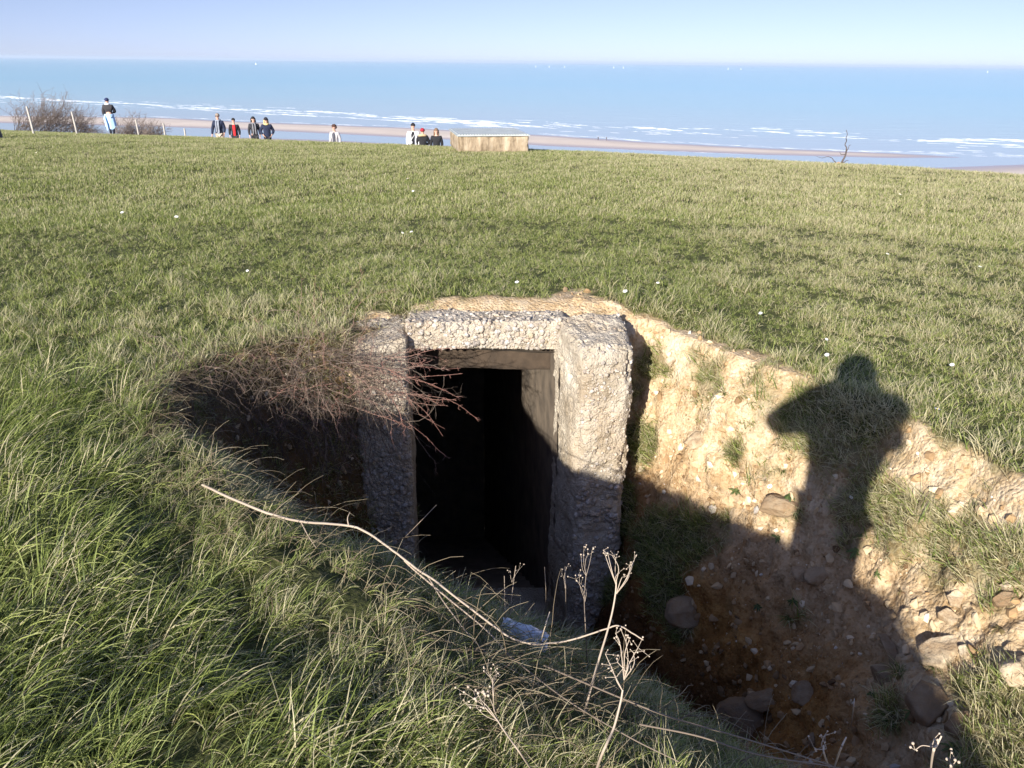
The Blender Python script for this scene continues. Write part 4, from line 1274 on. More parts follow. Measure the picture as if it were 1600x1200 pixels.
for i in range(95):                      # long arching shoots, reddish towards their tips
    x0 = rb.uniform(-1.6, -0.75)
    p0 = (x0, 4.22 + 0.2 * (x0 + 1.6) + rb.normal(0, 0.10), -0.25 + rb.normal(0, 0.12) + (0.05 if x0 > -1.2 else 0))
    d = (1.0, rb.normal(-0.25, 0.5), rb.normal(0.2, 0.75))
    L = rb.uniform(0.35, 0.85) if x0 < -1.1 else rb.uniform(0.25, 0.62)
    cane(g, p0, d, L, rb.uniform(0.0010, 0.0020), rb, rb.uniform(0.2, 3.0), 0.5, (rb.uniform(0.3, 0.6), rb.uniform(0.6, 1.0)), 18, (0.012, 0.045), 12)
for i in range(17):
    cane(g, (rb.uniform(-1.05, -.85), rb.uniform(4.28, 4.42), rb.uniform(-.38, -.06)), (1, rb.normal(-.15, .10), rb.normal(.05, .14)), rb.uniform(0.48, 0.74), rb.uniform(0.0015, 0.0026), rb, rb.uniform(0.2, 1.1), 0.22, (0.6, rb.uniform(.8, 1.0)), 24, (0.012, 0.045), 14)
for i in range(60):                       # stray arching stems standing above the mat
    x = rb.uniform(-1.9, -0.9)
    cane(g, (x, 4.12 + 0.25 * (x + 1.9) + rb.normal(0, .1), -0.12), (rb.normal(.4, .5), rb.normal(-.2, .4), rb.uniform(.4, 1.2)), rb.uniform(.25, .6), rb.uniform(.0010, .0018), rb, rb.uniform(2.5, 5), .35, (.3, rb.uniform(.5, .9)), 9, (.012, .05), 12)
o = obj('shoot', g.mesh('shoot'), m_twig); o['kind'] = 'stuff'; adopt(o, bush)
o.name = 'reddish_shoots'

# dead grass hanging from the left rim
m_dead = tone_mat('dead_grass', [(0.0, (0.06, 0.042, 0.026)), (0.4, (0.19, 0.145, 0.09)), (0.8, (0.40, 0.33, 0.21)), (1.0, (0.55, 0.48, 0.33))], 0.8, 0.2)
g = Geo()
def rim_pt(t):
    pts = RIM_LEFT
    s = t * (len(pts) - 1); i = min(int(s), len(pts) - 2); f_ = s - i
    return np.array(pts[i]) * (1 - f_) + np.array(pts[i + 1]) * f_
for i in range(1500):
    q = rim_pt(rb.random())
    cx = np.array((-0.9, 3.9)) - q; cx /= np.linalg.norm(cx)
    off = rb.normal(0.02, 0.09)
    x, y = q + cx * off
    z = down(x, y) + 0.01
    cane(g, (x, y, z), (cx[0] * .8 + rb.normal(0, .5), cx[1] * .8 + rb.normal(0, .5), rb.uniform(-.1, .8)), rb.uniform(0.10, 0.30), rb.uniform(0.0009, 0.0016), rb, rb.uniform(4, 11), 0.25, (0.15, rb.uniform(0.3, 0.8)), 0, n=7)
# straw thatch along the near rim, where the bank turns into the trench
for i in range(1500):
    t = rb.random()
    pts = RIM_NEAR[3:]
    s = t * (len(pts) - 1); k = min(int(s), len(pts) - 2); f_ = s - k
    q = np.array(pts[k]) * (1 - f_) + np.array(pts[k + 1]) * f_
    x, y = q + np.array((0.5, 0.85)) * rb.normal(0.16, 0.17) + rb.normal(0, .06, 2)
    cl = 0.5 + 0.5 * math.sin(t * 17)
    if rb.random() > 0.25 + 0.75 * cl: continue
    z = down(x, y) + 0.02
    cane(g, (x, y, z), (rb.normal(.6, .5), rb.normal(-.1, .5), rb.uniform(0.1, .9)), rb.uniform(0.10, 0.30), rb.uniform(0.0009, 0.0017), rb, rb.uniform(3, 9), 0.2, (0.3, rb.uniform(0.5, 1.0)), 0, n=7)
obj('dead_grass', g.mesh('dead_grass'), m_dead, kind='stuff', label='dry dead grass hanging along the rims of the pit', cat='dead grass')

# ------------------------------------------------------------------ single canes, dry stalks, straws
m_stalk = tone_mat('dry_stalk', [(0.0, (0.10, 0.075, 0.055)), (0.5, (0.34, 0.27, 0.20)), (1.0, (0.50, 0.41, 0.31))], 0.75)
def at(px, py, d):
    r = ray_dir(px, py)
    return np.array((r.x * d, r.y * d, EYE + r.z * d))
def line(L, n=24):
    return spline([at(*p) for p in L], n)
def rooted(L, n=24):
    """a line whose first point sits on the ground at its pixel"""
    p, _ = hit(*L[0][:2])
    return spline([np.array(p)] + [at(*q) for q in L[1:]], n)
g = Geo()
pA, _ = hit(318, 768)
main = spline([np.array(pA) + (0, 0, .03), at(400, 795, 2.95), at(470, 815, 2.9), at(550, 822, 2.88), at(600, 850, 2.80), at(640, 880, 2.72), at(690, 916, 2.62), at(760, 970, 2.5), at(815, 1003, 2.45), at(880, 1003, 2.42), at(945, 983, 2.36), at(970, 979, 2.35), at(1005, 1000, 2.36)], 70)
main = main + 0.006 * np.stack([fbm(np.arange(70) * .22 + k * 9, np.zeros(70), np.zeros(70), 3, 17) for k in range(3)], 1)
g.tube(main, np.linspace(0.0050, 0.0018, 70), 6, 0.62 + 0.2 * fbm(np.arange(70) * .3, np.zeros(70), np.zeros(70), 2, 5))
g.tube(spline([at(632, 876, 2.74), at(650, 893, 2.7), at(700, 935, 2.6), at(760, 985, 2.5), at(800, 1030, 2.4)], 20), np.linspace(0.0036, 0.0018, 20), 5, 0.5)
g.tube(spline([at(470, 815, 2.9), at(482, 838, 2.86), at(494, 856, 2.83)], 8), np.linspace(0.003, 0.0014, 8), 4, 0.35)
g.tube(spline([at(545, 822, 2.88), at(543, 810, 2.89), at(547, 800, 2.9)], 6), np.linspace(0.003, 0.001, 6), 4, 0.6)
g.tube(spline([at(665, 895, 2.68), at(700, 950, 2.58), at(760, 1020, 2.44), at(850, 1075, 2.30)], 20), np.linspace(0.0030, 0.0014, 20), 4, 0.4)
obj('bramble_cane', g.mesh('bramble_cane'), m_stalk, label='long bare bramble cane arching from the left bank down across the trench', cat='cane')

def umbel(g, tip_pts, joint, r0, rng, seeds=0.0022):
    for q in tip_pts:
        q = np.array(q)
        mid = (joint * 0.45 + q * 0.55) + rng.normal(0, 0.006, 3)
        g.tube(spline([joint, mid, q], 8), np.linspace(r0 * .8, r0 * 0.4, 8), 4, np.linspace(0.6, 0.95, 8))
        for _ in range(3):
            e = q + rng.normal(0, 0.010, 3) + np.array((0, 0, .008))
            g.tube([q, e], [r0 * 0.4, r0 * 0.25], 3, 0.9)
            g.ball(e, seeds * rng.uniform(0.6, 1.1), 6, 4, rng.uniform(0.6, 1.0))
def stalk(label, stem, heads, r, tone=(0.35, 0.95), seeds=0.0022, extra=()):
    g = Geo(); rng = np.random.default_rng(len(label) * 7 + int(stem[0][0]))
    P = rooted(stem)
    r = r * 0.78
    g.tube(P, np.linspace(r, r * 0.6, len(P)), 6, np.linspace(*tone, len(P)))
    o = obj('dry_stalk', g.mesh('dry_stalk'), m_stalk, None, label=label, cat='dry plant')
    if heads:
        h = Geo()
        for (jx, jy, jd), tips in heads:
            umbel(h, [at(*q) for q in tips], at(jx, jy, jd), r * 0.55, rng, seeds)
        c = obj('seed_head', h.mesh('seed_head'), m_stalk, o)
    return o
stalk('tall dry stalk with forked seed head rising in front of the right door post', [(912, 1118), (933, 1040, 2.2), (948, 990, 2.2), (957, 955, 2.2), (962, 925, 2.2), (963, 906, 2.2)],
      [((962, 912, 2.2), [(943, 860, 2.2), (950, 866, 2.18), (957, 868, 2.2), (962, 872, 2.22), (966, 895, 2.2)]), ((963, 928, 2.2), [(975, 902, 2.2), (984, 884, 2.22), (991, 875, 2.22), (988, 880, 2.2)])], 0.0042)
stalk('dry stalk with clustered seed head in the centre foreground, reaching to the bottom edge', [(925, 1225), (940, 1180, 1.78), (958, 1140, 1.78), (969, 1100, 1.78), (973, 1078, 1.78)],
      [((973, 1080, 1.78), [(963, 1058, 1.78), (955, 1040, 1.78), (946, 1022, 1.78)]), ((975, 1062, 1.78), [(970, 1010, 1.78), (978, 1002, 1.78), (984, 1035, 1.78), (965, 1035, 1.78), (990, 1020, 1.78), (997, 1012, 1.78), (962, 990, 1.78), (983, 1000, 1.78)])], 0.0042)
stalk('small forked dry stalk in the grass left of the white litter', [(772, 1112), (771, 1090, 1.95), (770, 1066, 1.95)], [((770, 1068, 1.95), [(760, 1052, 1.95), (766, 1056, 1.95), (775, 1048, 1.95), (772, 1056, 1.95)])], 0.0028)
stalk('leaning dry stalk with white round seeds low in the foreground grass', [(838, 1215), (815, 1180, 1.75), (790, 1145, 1.78), (775, 1122, 1.8)], [((778, 1127, 1.8), [(752, 1094, 1.8), (745, 1106, 1.8), (757, 1107, 1.8), (748, 1088, 1.82), (760, 1084, 1.82), (728, 1100, 1.82), (730, 1085, 1.84), (740, 1080, 1.84)])], 0.0028, (0.4, 0.8), 0.0032)
stalk('short pale twig with knobbed tips at the bottom edge, left of the slab', [(1303, 1215), (1290, 1185, 1.75), (1287, 1165, 1.75)], [((1287, 1170, 1.75), [(1272, 1168, 1.75), (1289, 1148, 1.75), (1284, 1152, 1.75)])], 0.003, (0.7, 1))
stalk('bent pale straw at the bottom edge, between the two knobbed twigs', [(1300, 1212), (1310, 1180, 1.75), (1322, 1152, 1.75)], [], 0.0028, (0.8, 1))
stalk('pale cross shaped twig at the bottom right edge', [(1453, 1215), (1457, 1180, 1.8), (1464, 1164, 1.8), (1471, 1150, 1.8)], [((1457, 1167, 1.8), [(1430, 1172, 1.8), (1460, 1154, 1.8)])], 0.0034, (0.8, 1), 0.003)
stalk('short forked twig at the bottom edge right of the cross shaped one', [(1484, 1216), (1485, 1200, 1.8), (1486, 1194, 1.8)], [((1486, 1200, 1.8), [(1484, 1190, 1.8), (1494, 1189, 1.8)])], 0.0028, (0.8, 1), 0.003)
stalk('thin straight stem standing in front of the black doorway, leftmost', [(790, 985), (789, 950, 2.75), (788, 900, 2.75)], [], 0.0020, (0.2, 0.45))
stalk('thin stem with small leaves before the doorway, second from the left', [(796, 985), (799, 940, 2.8), (803, 905, 2.8), (806, 884, 2.8)], [((800, 910, 2.8), [(797, 892, 2.8), (811, 890, 2.8)])], 0.0022, (0.3, 0.5), 0.002)
stalk('tall hair-thin stem before the dark inner wall of the doorway', [(852, 990), (853, 940, 2.8), (851, 886, 2.8)], [], 0.0016, (0.1, 0.3))
stalk('thin branched stem in shade against the foot of the right post', [(884, 1000), (884, 940, 2.8), (883, 885, 2.8)], [((883, 920, 2.8), [(878, 895, 2.8), (886, 885, 2.8)])], 0.0022, (0.2, 0.4), 0.002)
stalk('wispy dark weed with tiny heads left of the tall forked stalk', [(918, 1045), (915, 985, 2.6), (913, 935, 2.6), (916, 895, 2.6)], [((914, 940, 2.6), [(900, 905, 2.6), (905, 898, 2.6), (908, 912, 2.6)]), ((916, 900, 2.6), [(908, 872, 2.6), (918, 868, 2.6), (925, 860, 2.6), (912, 862, 2.6)])], 0.0022, (0.15, 0.35), 0.003)
stalk('sunlit straw standing above the white litter', [(843, 1012), (850, 985, 2.3), (859, 956, 2.3)], [], 0.0026, (0.7, 1.0))
stalk('grey straw slanting across the foot of the left post', [(600, 872), (640, 832, 2.9), (682, 789, 2.9)], [], 0.0016, (0.3, 0.5))
stalk('thin bare stick upright in the shaded trench floor, lower right', [(1330, 1135), (1333, 1110, 2.3), (1335, 1092, 2.3)], [], 0.0026, (0.3, 0.6))
for lab, L, r in [('dark thin cane trailing over the grass below the white litter', [(850, 1040, 2.35), (940, 1078, 2.2), (1040, 1118, 2.05), (1150, 1150, 1.95), (1300, 1196, 1.85)], 0.0026),
                  ('grey dead cane sagging across the foreground grass to the bottom edge', [(1000, 1132, 2.0), (1090, 1150, 1.95), (1180, 1178, 1.85), (1290, 1196, 1.8), (1330, 1204, 1.78)], 0.0022),
                  ('faint dead cane slanting down between the two tall stalks', [(790, 1020, 2.4), (880, 1090, 2.2), (980, 1150, 2.05), (1060, 1190, 1.95)], 0.0022)]:
    g = Geo()
    P = spline([at(*q) for q in L], 30)
    for i in range(30):
        z = down(P[i][0], P[i][1])
        P[i][2] = max(P[i][2], z + 0.03)
    g.tube(P, np.linspace(r, r * .6, 30), 5, np.linspace(.1, .25, 30))
    obj('dead_cane', g.mesh('dead_cane'), m_stalk, label=lab, cat='cane')

# ------------------------------------------------------------------ crumpled litter
p, n = hit(818, 1000)
rng = np.random.default_rng(5)
u, v = np.meshgrid(np.linspace(-1, 1, 40), np.linspace(-1, 1, 24))
lx, ly = u.ravel() * 0.085, v.ravel() * 0.036
lz = 0.03 + 0.03 * fbm(lx * 22, ly * 22, 0 * lx, 4, 33, 0.6) - 0.02 * (v.ravel() ** 2) - 0.012 * u.ravel() ** 2
P = np.stack([lx + 0.012 * fbm(lx * 25, ly * 25, 0 * lx + 4, 3, 35), ly, lz], 1)
gi = np.arange(40 * 24).reshape(24, 40)
Q = np.stack([gi[:-1, :-1], gi[:-1, 1:], gi[1:, 1:], gi[1:, :-1]], -1).reshape(-1, 4)
g = Geo(); g.add(P, None, Q, .5); g.add(P - np.array((0, 0, .0015)), None, Q[:, ::-1], .5)
m_lit = simple_mat('white_film', (0.62, 0.65, 0.70), 0.35, 0.12, 30)
o = obj('litter', g.mesh('litter'), m_lit, None, p + Vector((0, 0, .02)), 0, 'crumpled white plastic wrapper lying in the grass at the rim of the trench', 'litter')
o.rotation_euler = (R(28), R(14), R(-12))

# ------------------------------------------------------------------ daisies
m_petal = simple_mat('petal', (0.82, 0.82, 0.80), 0.7, 0.04, 60)
m_yolk = simple_mat('daisy_centre', (0.75, 0.50, 0.04), 0.8, 0.15, 200)
m_stem = simple_mat('daisy_stem', (0.10, 0.16, 0.04), 0.7, 0.2, 60)
def daisy(px, py, label, rad=0.013, hgt=0.035):
    p, n = hit(px, py)
    if p is None: return
    rng = np.random.default_rng(int(px * 3 + py))
    d = (Vector((0, 0, EYE)) - p).normalized()
    p = p + d * (0.03 if hgt > .05 else 0.0)
    t = thing('daisy', label, 'flower', p, 0, 'daisies in the turf')
    tilt = Vector((rng.normal(-.1, .25), rng.normal(-.35, .2), 1)).normalized()
    ex = tilt.orthogonal().normalized(); ey = tilt.cross(ex)
    top = Vector((0, 0, hgt)) + Vector((rng.normal(0, .006), rng.normal(0, .006), 0))
    g = Geo()
    n_p = 18
    for j in range(n_p):
        a = 2 * math.pi * j / n_p
        r1 = rad * rng.uniform(.9, 1.08)
        dv = ex * math.cos(a) + ey * math.sin(a); sd = tilt.cross(dv)
        pts = [top + dv * rad * .2, top + dv * r1 * .6 + tilt * rad * .10, top + dv * r1 + tilt * rad * .12]
        g.ribbon(pts, (rad * .16, rad * .3, rad * .18), sd, .5)
    obj('petals', g.mesh('petals'), m_petal, t)
    g = Geo(); g.ball(top + tilt * rad * .08, np.array((.3, .3, .2)) * rad, 8, 6, .5, np.array((ex, ey, tilt)).T)
    obj('centre', g.mesh('centre'), m_yolk, t)
    g = Geo(); g.tube([(0, 0, -.02), top * .5 + Vector((.002, 0, 0)), top], .0011, 5)
    obj('stem', g.mesh('stem'), m_stem, t)
for px, py, lab, r, h in [
    (1200, 772, 'big open daisy on the bare bank above the dull half buried stone', .015, .05),
    (1461, 658, 'bright daisy at the lower edge of the turf on the right', .014, .06),
    (1288, 570, 'daisy at the turf edge just above the photographer\'s shadow', .013, .06),
    (1289, 545, 'small daisy standing behind the one above the photographer\'s shadow', .010, .06),
    (977, 469, 'daisy in the turf right above the right end of the bunker', .016, .06),
    (807, 454, 'daisy behind the middle of the lintel', .015, .06),
    (1027, 454, 'faint daisy in the turf to the right of the one above the bunker', .012, .06),
    (1185, 502, 'daisy in dark turf above the middle of the sunny bank', .013, .06),
    (1485, 585, 'daisy alone in pale turf right of the photographer\'s shadow', .013, .06),
    (1386, 407, 'daisy in the middle of the right field', .014, .06),
    (1406, 310, 'daisy farthest out on the right field', .018, .06),
    (1527, 427, 'daisy nearest the right edge of the field', .014, .06),
    (1050, 352, 'tiny daisy in the middle of the field below the concrete block', .014, .06),
    (637, 285, 'daisy on the far field, upper of two left of the concrete block', .02, .06),
    (646, 305, 'daisy on the far field, lower of two left of the concrete block', .018, .06),
    (645, 371, 'daisy in a small cluster in the middle of the field, right one', .016, .06),
    (628, 373, 'daisy in a small cluster in the middle of the field, left one', .014, .06),
    (278, 347, 'large white daisy beside a dark hollow on the left field', .022, .06),
    (192, 340, 'daisy on the left field, left of the dark hollow', .018, .06),
    (57, 243, 'daisy far out near the left edge of the field', .02, .06),
    (388, 434, 'daisy in the turf between the bush and the dark hollow', .012, .06),
    (1330, 788, 'small daisy head in the grass of the sunny shelf', .010, .04)]:
    daisy(px, py, lab, r, h)

# ------------------------------------------------------------------ leafy weeds and single tufts on the bank
m_leaf = tone_mat('weed_leaf', [(0.0, (0.045, 0.065, 0.02)), (0.5, (0.09, 0.125, 0.035)), (0.85, (0.15, 0.185, 0.06)), (1.0, (0.20, 0.10, 0.06))], 0.6, 0.2)
def weed(px, py, label, size=0.07, leaves=9, seed=1, tone=(0.1, 0.85)):
    leaves, size = leaves + 8, size * 0.7
    p, n = hit(px, py)
    if p is None: return
    rng = np.random.default_rng(seed)
    g = Geo()
    up = (n + Vector((0, 0, 1))).normalized()
    ex = up.orthogonal().normalized(); ey = up.cross(ex)
    for j in range(leaves):
        a = 2 * math.pi * (j / leaves) + rng.normal(0, .25)
        L = size * rng.uniform(.35, 1.15)
        dv = ex * math.cos(a) + ey * math.sin(a); sd = up.cross(dv)
        rise = rng.uniform(.15, .7)
        pts = [up * .002 + dv * L * s + up * L * (rise * s - .75 * s * s) for s in np.linspace(0, 1, 7)]
        w = L * rng.uniform(.2, .34)
        g.ribbon(pts, [w * .12, w * .35, w * .8, w, w * .9, w * .5, w * .03], sd + up * rng.normal(0, .25), rng.uniform(*tone))
    obj('leafy_weed', g.mesh('leafy_weed'), m_leaf, None, p + n * .004, 0, label, 'weed', 'leafy weeds on the bank')
for i, (px, py, s, n_, lab, tn) in enumerate([
    (1150, 768, .075, 8, 'leafy weed on the sunny bank left of the big daisy', (.3, .85)), (1235, 775, .06, 12, 'low dark weed in shade right of the big daisy', (0, .4)),
    (1245, 798, .06, 10, 'low dark weed in shade below the big daisy and right of its stone', (0, .4)), (1338, 862, .065, 9, 'bright green weed with broad leaves at the left end of the shelf', (.4, .9)),
    (1372, 898, .06, 7, 'small upright weed alone on the sunny bank below the shelf', (.2, .8)), (1105, 732, .05, 8, 'small weed near the lower left of the sunny bank', (.3, .8)),
    (1345, 838, .05, 9, 'brownish weed just above the bright green one', (.4, 1)), (1425, 1115, .07, 9, 'weed with long green leaves in shade left of the grey slab', (.1, .6)),
    (1365, 1085, .05, 10, 'dark weed at the left foot of the shaded right bank', (0, .4)), (1530, 1170, .08, 9, 'broad leaved weed in shade at the bottom right', (.1, .6)),
    (1490, 1172, .08, 8, 'broad leaved weed in shade at the bottom, left of its twin', (.1, .5)), (1410, 925, .045, 8, 'dry reddish weed on the sunny bank above the big slab', (.9, 1)),
    (1560, 985, .05, 9, 'dry reddish weed among the stones near the right edge', (.9, 1)), (1240, 940, .05, 10, 'dark weed in the middle of the shaded bank', (0, .3)),
    (1185, 948, .05, 9, 'dark flat weed on the shaded bank left of the middle', (0, .3)), (1590, 880, .06, 9, 'green weed at the right edge on the shelf', (.3, .8)),
    (1215, 840, .05, 8, 'dark weed in the narrow strip of the photographer\'s shadow', (0, .3))]):
    weed(px, py, lab, s, n_, 500 + i, tn)
def tuft(px, py, label, size=.11, n=70, dry=.3, seed=1):
    p, nn = hit(px, py)
    if p is None: return
    rng = np.random.default_rng(seed)
    g = Geo()
    for j in range(n):
        a = rng.uniform(0, 6.28); r = size * .22 * math.sqrt(rng.random())
        L = size * rng.uniform(.5, 1.15); le = rng.uniform(.2, 1.0)
        b0 = np.array((math.cos(a) * r, math.sin(a) * r, -.01))
        az = a + rng.normal(0, .6)
        dv = np.array((math.cos(az), math.sin(az), 0)); out = np.array(nn) * .3
        pts = [b0 + (dv * le * s * s + out * s + np.array((0, 0, s - .55 * s * s * (1 + le)))) * L for s in np.linspace(0, 1, 5)]
        g.ribbon(pts, np.array((.0032, .003, .0026, .0018, .0002)), np.array((-math.sin(az), math.cos(az), 0)), (rng.uniform(.75, 1) if rng.random() < dry else rng.uniform(0, .6)))
    obj('grass_tuft', g.mesh('grass_tuft'), m_tuft, None, p, 0, label, 'grass tuft', 'single tufts on the bare bank')
m_tuft = tone_mat('tuft_grass', [(0.0, (0.07, 0.11, 0.02)), (0.35, (0.13, 0.17, 0.04)), (0.65, (0.22, 0.25, 0.08)), (0.8, (0.42, 0.36, 0.20)), (1.0, (0.56, 0.49, 0.31))], 0.6, 0.3)
tuft(1150, 712, 'round grass tuft in the middle of the sunny bank', .12, 110, .35, 1)
tuft(1112, 592, 'thin grass tuft high on the sunny bank, upper of two', .08, 45, .2, 2)
tuft(1132, 616, 'thin grass tuft high on the sunny bank, lower of two', .08, 50, .4, 3)
tuft(1222, 735, 'straw coloured tuft at the left edge of the photographer\'s shadow', .09, 60, .7, 4)
tuft(1235, 967, 'dark grass tuft in the shaded bank near the pebbles', .09, 60, .3, 5)
tuft(1405, 1055, 'spiky tuft at the shadow edge left of the big pale slab', .11, 60, .35, 6)
tuft(1395, 1130, 'dense dark tuft at the foot of the shaded bank below the grey slab', .12, 90, .3, 7)
tuft(1185, 575, 'sparse tuft just below the turf of the sunny bank', .07, 35, .4, 8)
tuft(1460, 1042, 'small tuft under the lower edge of the big pale slab', .08, 40, .5, 9)
tuft(1075, 985, 'hanging brown tuft below the pale stone right of the doorway', .13, 90, .75, 10)
tuft(1160, 660, 'thin dry tuft on the sunny bank above the round tuft', .06, 30, .8, 11)

# ------------------------------------------------------------------ brink of the field: posts, shrubs, sapling
m_post = simple_mat('weathered_post', (0.40, 0.37, 0.32), 0.85, 0.15, 8, 0.3)
def post(px, ybase, ytop, label, dmin=34, dmax=60, r=.038, h=None, mat=None, lean=(0, 0)):
    d = ray_dir(px, ybase)
    q, _ = hit(px, ybase)
    if q is None or math.hypot(q.x, q.y) < dmin:
        q = fit(px, ytop, h or .85, dmin, dmax)
    dd = math.hypot(q.x, q.y)
    r_ = ray_dir(px, ytop); tt = dd / math.hypot(r_.x, r_.y)
    H = min(max(EYE + r_.z * tt - q.z, .6), 1.5)
    g = Geo()
    P = np.array([(0, 0, -.2), (lean[0] * .5, lean[1] * .5, H * .5), (lean[0], lean[1], H)])
    g.tube(P, [r, r * .97, r * .92], 9, .5)
    g.ball((lean[0], lean[1], H), (r * .92, r * .92, r * .5), 9, 6, .5)
    obj('fence_post', g.mesh('fence_post'), mat or m_post, None, q, 0, label, 'post', None if mat else 'pale fence posts along the brink')
    print('POST', px, [round(v, 2) for v in q], round(H, 2))
post(44, 194, 167, 'pale fence post in front of the bare shrub, leftmost', lean=(-.05, 0))
post(114, 195, 175, 'pale fence post before the middle of the bare shrub', lean=(-.05, 0))
post(213, 203, 187, 'pale fence post right of the person with the blue jacket', lean=(-.03, 0))
post(255, 208, 193, 'shorter pale fence post at the end of the low bushes')
post(288, 208, 201, 'smallest fence post, just left of the walkers', r=.04)
m_dkpost = simple_mat('dark_post', (0.10, 0.085, 0.08), 0.8, 0.2, 6)
post(-3, 216, 192, 'dark thick post cut by the left edge of the photo', 20, 60, .16, 1.0, m_dkpost, (-.12, 0))

m_shrub = tone_mat('shrub_bark', [(0.0, (0.045, 0.035, 0.03)), (0.5, (0.13, 0.10, 0.085)), (1.0, (0.27, 0.22, 0.18))], 0.85)
def shrub(label, px0, px1, ytop, n, seed, dbase, wind=.7, h=None):
    """bare wind-combed shrub spanning two photo columns, rooted behind the rim of the field"""
    rng = np.random.default_rng(seed)
    a = ray_dir((px0 + px1) / 2, 190)
    hv = Vector((a.x, a.y)).normalized() * dbase
    zc = down(hv.x, hv.y)
    W_ = (px1 - px0) / FPX * dbase * 0.96
    H_ = h
    g = Geo()
    right = Vector((hv.y, -hv.x)).normalized()
    fwd = hv.normalized()
    for i in range(n):
        u = rng.uniform(-.5, .5); w = rng.normal(0, .45)
        bx_ = right * (u * W_ * .85) + fwd * w
        z0 = down(hv.x + bx_.x, hv.y + bx_.y) - zc
        prof = (1 - abs(u * 2 + .25) ** 2.2) * .8 + .2
        L = H_ * max(prof, .25) * rng.uniform(.55, 1.1)
        p0 = np.array((bx_.x, bx_.y, z0 - .05))
        d = np.array(right) if False else np.array((right.x, right.y, 0)) * rng.normal(wind, .35) + np.array((fwd.x, fwd.y, 0)) * rng.normal(0, .3) + np.array((0, 0, 1.0))
        pts = cane(g, p0, d, L * 1.15, rng.uniform(.006, .013), rng, -.1, .45, (.2, .6), 0, n=7)
        for _ in range(7):
            j = rng.integers(2, 8)
            q = pts[j]; e = (pts[min(j, 7)] - pts[j - 1]); e = e / np.linalg.norm(e) + rng.normal(0, .45, 3) + np.array((right.x, right.y, .3)) * .3
            pp = cane(g, q, e, L * rng.uniform(.2, .45), .005, rng, -.1, .45, (.4, .9), 5, (.06, .2), 5)
    o = obj('bare_shrub', g.mesh('bare_shrub'), m_shrub, None, (hv.x, hv.y, zc), 0, label, 'shrub')
    pt = project((hv.x, hv.y, zc + H_)); print('SHRUB', label, [round(v, 2) for v in (hv.x, hv.y, zc)], pt, project((hv.x, hv.y, zc)))
shrub('large leafless windswept shrub behind the fence posts on the left', 26, 150, 141, 300, 1, 50, .9, 1.85)
shrub('low leafless shrub between the large shrub and the single post', 175, 226, 178, 130, 2, 45, .5, 1.25)
shrub('smallest leafless shrub at the right end of the hedge line', 214, 252, 186, 90, 3, 43, .5, 1.0)

m_dead_tree = simple_mat('dead_bark', (0.09, 0.07, 0.06), 0.9, 0.3, 10)
m_rust = simple_mat('reddish_root', (0.42, 0.23, 0.15), 0.9, 0.25, 12)
q, _ = hit(1322, 257)
if q is None: q = fit(1322, 207, 1.0, 14, 24)
dS = (q - Vector((0, 0, EYE))).length
k = dS / FPX
sap = thing('dead_sapling', 'crooked dead sapling standing on the skyline at the right above two dark clumps', 'sapling', q + Vector((0, 0, .09)))
def L2(pts):       # offsets in photo pixels about the root, (right, up, away)
    rt = Vector((q.y, -q.x, 0)).normalized(); fw = Vector((q.x, q.y, 0)).normalized()
    return [rt * (a * k) + fw * (c * k) + Vector((0, 0, b_ * k)) for a, b_, c in pts]
g = Geo()
def zz(d): return (d[0] - 1322, 257 - d[1], (hash((d[0], d[1])) % 7) - 3)
Z_ = lambda *pp: spline(L2([zz(x) for x in pp]), 14)
g.tube(Z_((1321, 260), (1323, 249), (1326, 240), (1326, 232)), np.linspace(.03, .016, 14), 6)
g.tube(Z_((1326, 232), (1325.5, 229), (1323, 226), (1324.5, 221), (1323, 217), (1324, 212), (1321.5, 206.5)), np.linspace(.016, .007, 14), 5)
g.tube(Z_((1326, 236), (1328, 231), (1329, 227), (1331, 226)), np.linspace(.012, .005, 14), 5)
g.tube(Z_((1325, 239), (1321, 239), (1319.5, 238), (1318, 236)), np.linspace(.01, .004, 14), 5)
g.tube(Z_((1315.5, 250), (1312, 247), (1309, 244), (1303, 242.5), (1296, 245), (1289, 243)), np.linspace(.014, .004, 14), 5)
g.tube(Z_((1323, 250), (1326, 249), (1328, 247), (1331, 246)), np.linspace(.016, .005, 14), 5)
o = obj('branches', g.mesh('branches'), m_dead_tree, sap)
g = Geo()
rr = np.random.default_rng(2)
for cx, cy, r in [(1314.5, 254.5, 4.2), (1325, 255, 6.0), (1299.5, 256, 2.6)]:
    c0 = np.array(L2([zz((cx, cy))])[0])
    for j in range(70):
        a = rr.normal(0, 1, 3); a[2] = abs(a[2]); a /= np.linalg.norm(a)
        g.tube([c0 + a * r * k * .2, c0 + a * r * k * .7, c0 + a * r * k + np.array((0, 0, -.03))], [.02, .018, .006], 4)
o = obj('dark_clump', g.mesh('dark_clump'), m_dead_tree, sap)
g = Geo()
c0 = np.array(L2([zz((1319.5, 252.5))])[0])
for j in range(12):
    a = rr.normal(0, 1, 3); a[2] = abs(a[2]); a /= np.linalg.norm(a)
    g.ball(c0 + a * 2 * k, np.array((2.0, 1.6, 1.6)) * k, 7, 5)
o = obj('root_stump', g.mesh('root_stump'), m_rust, sap)

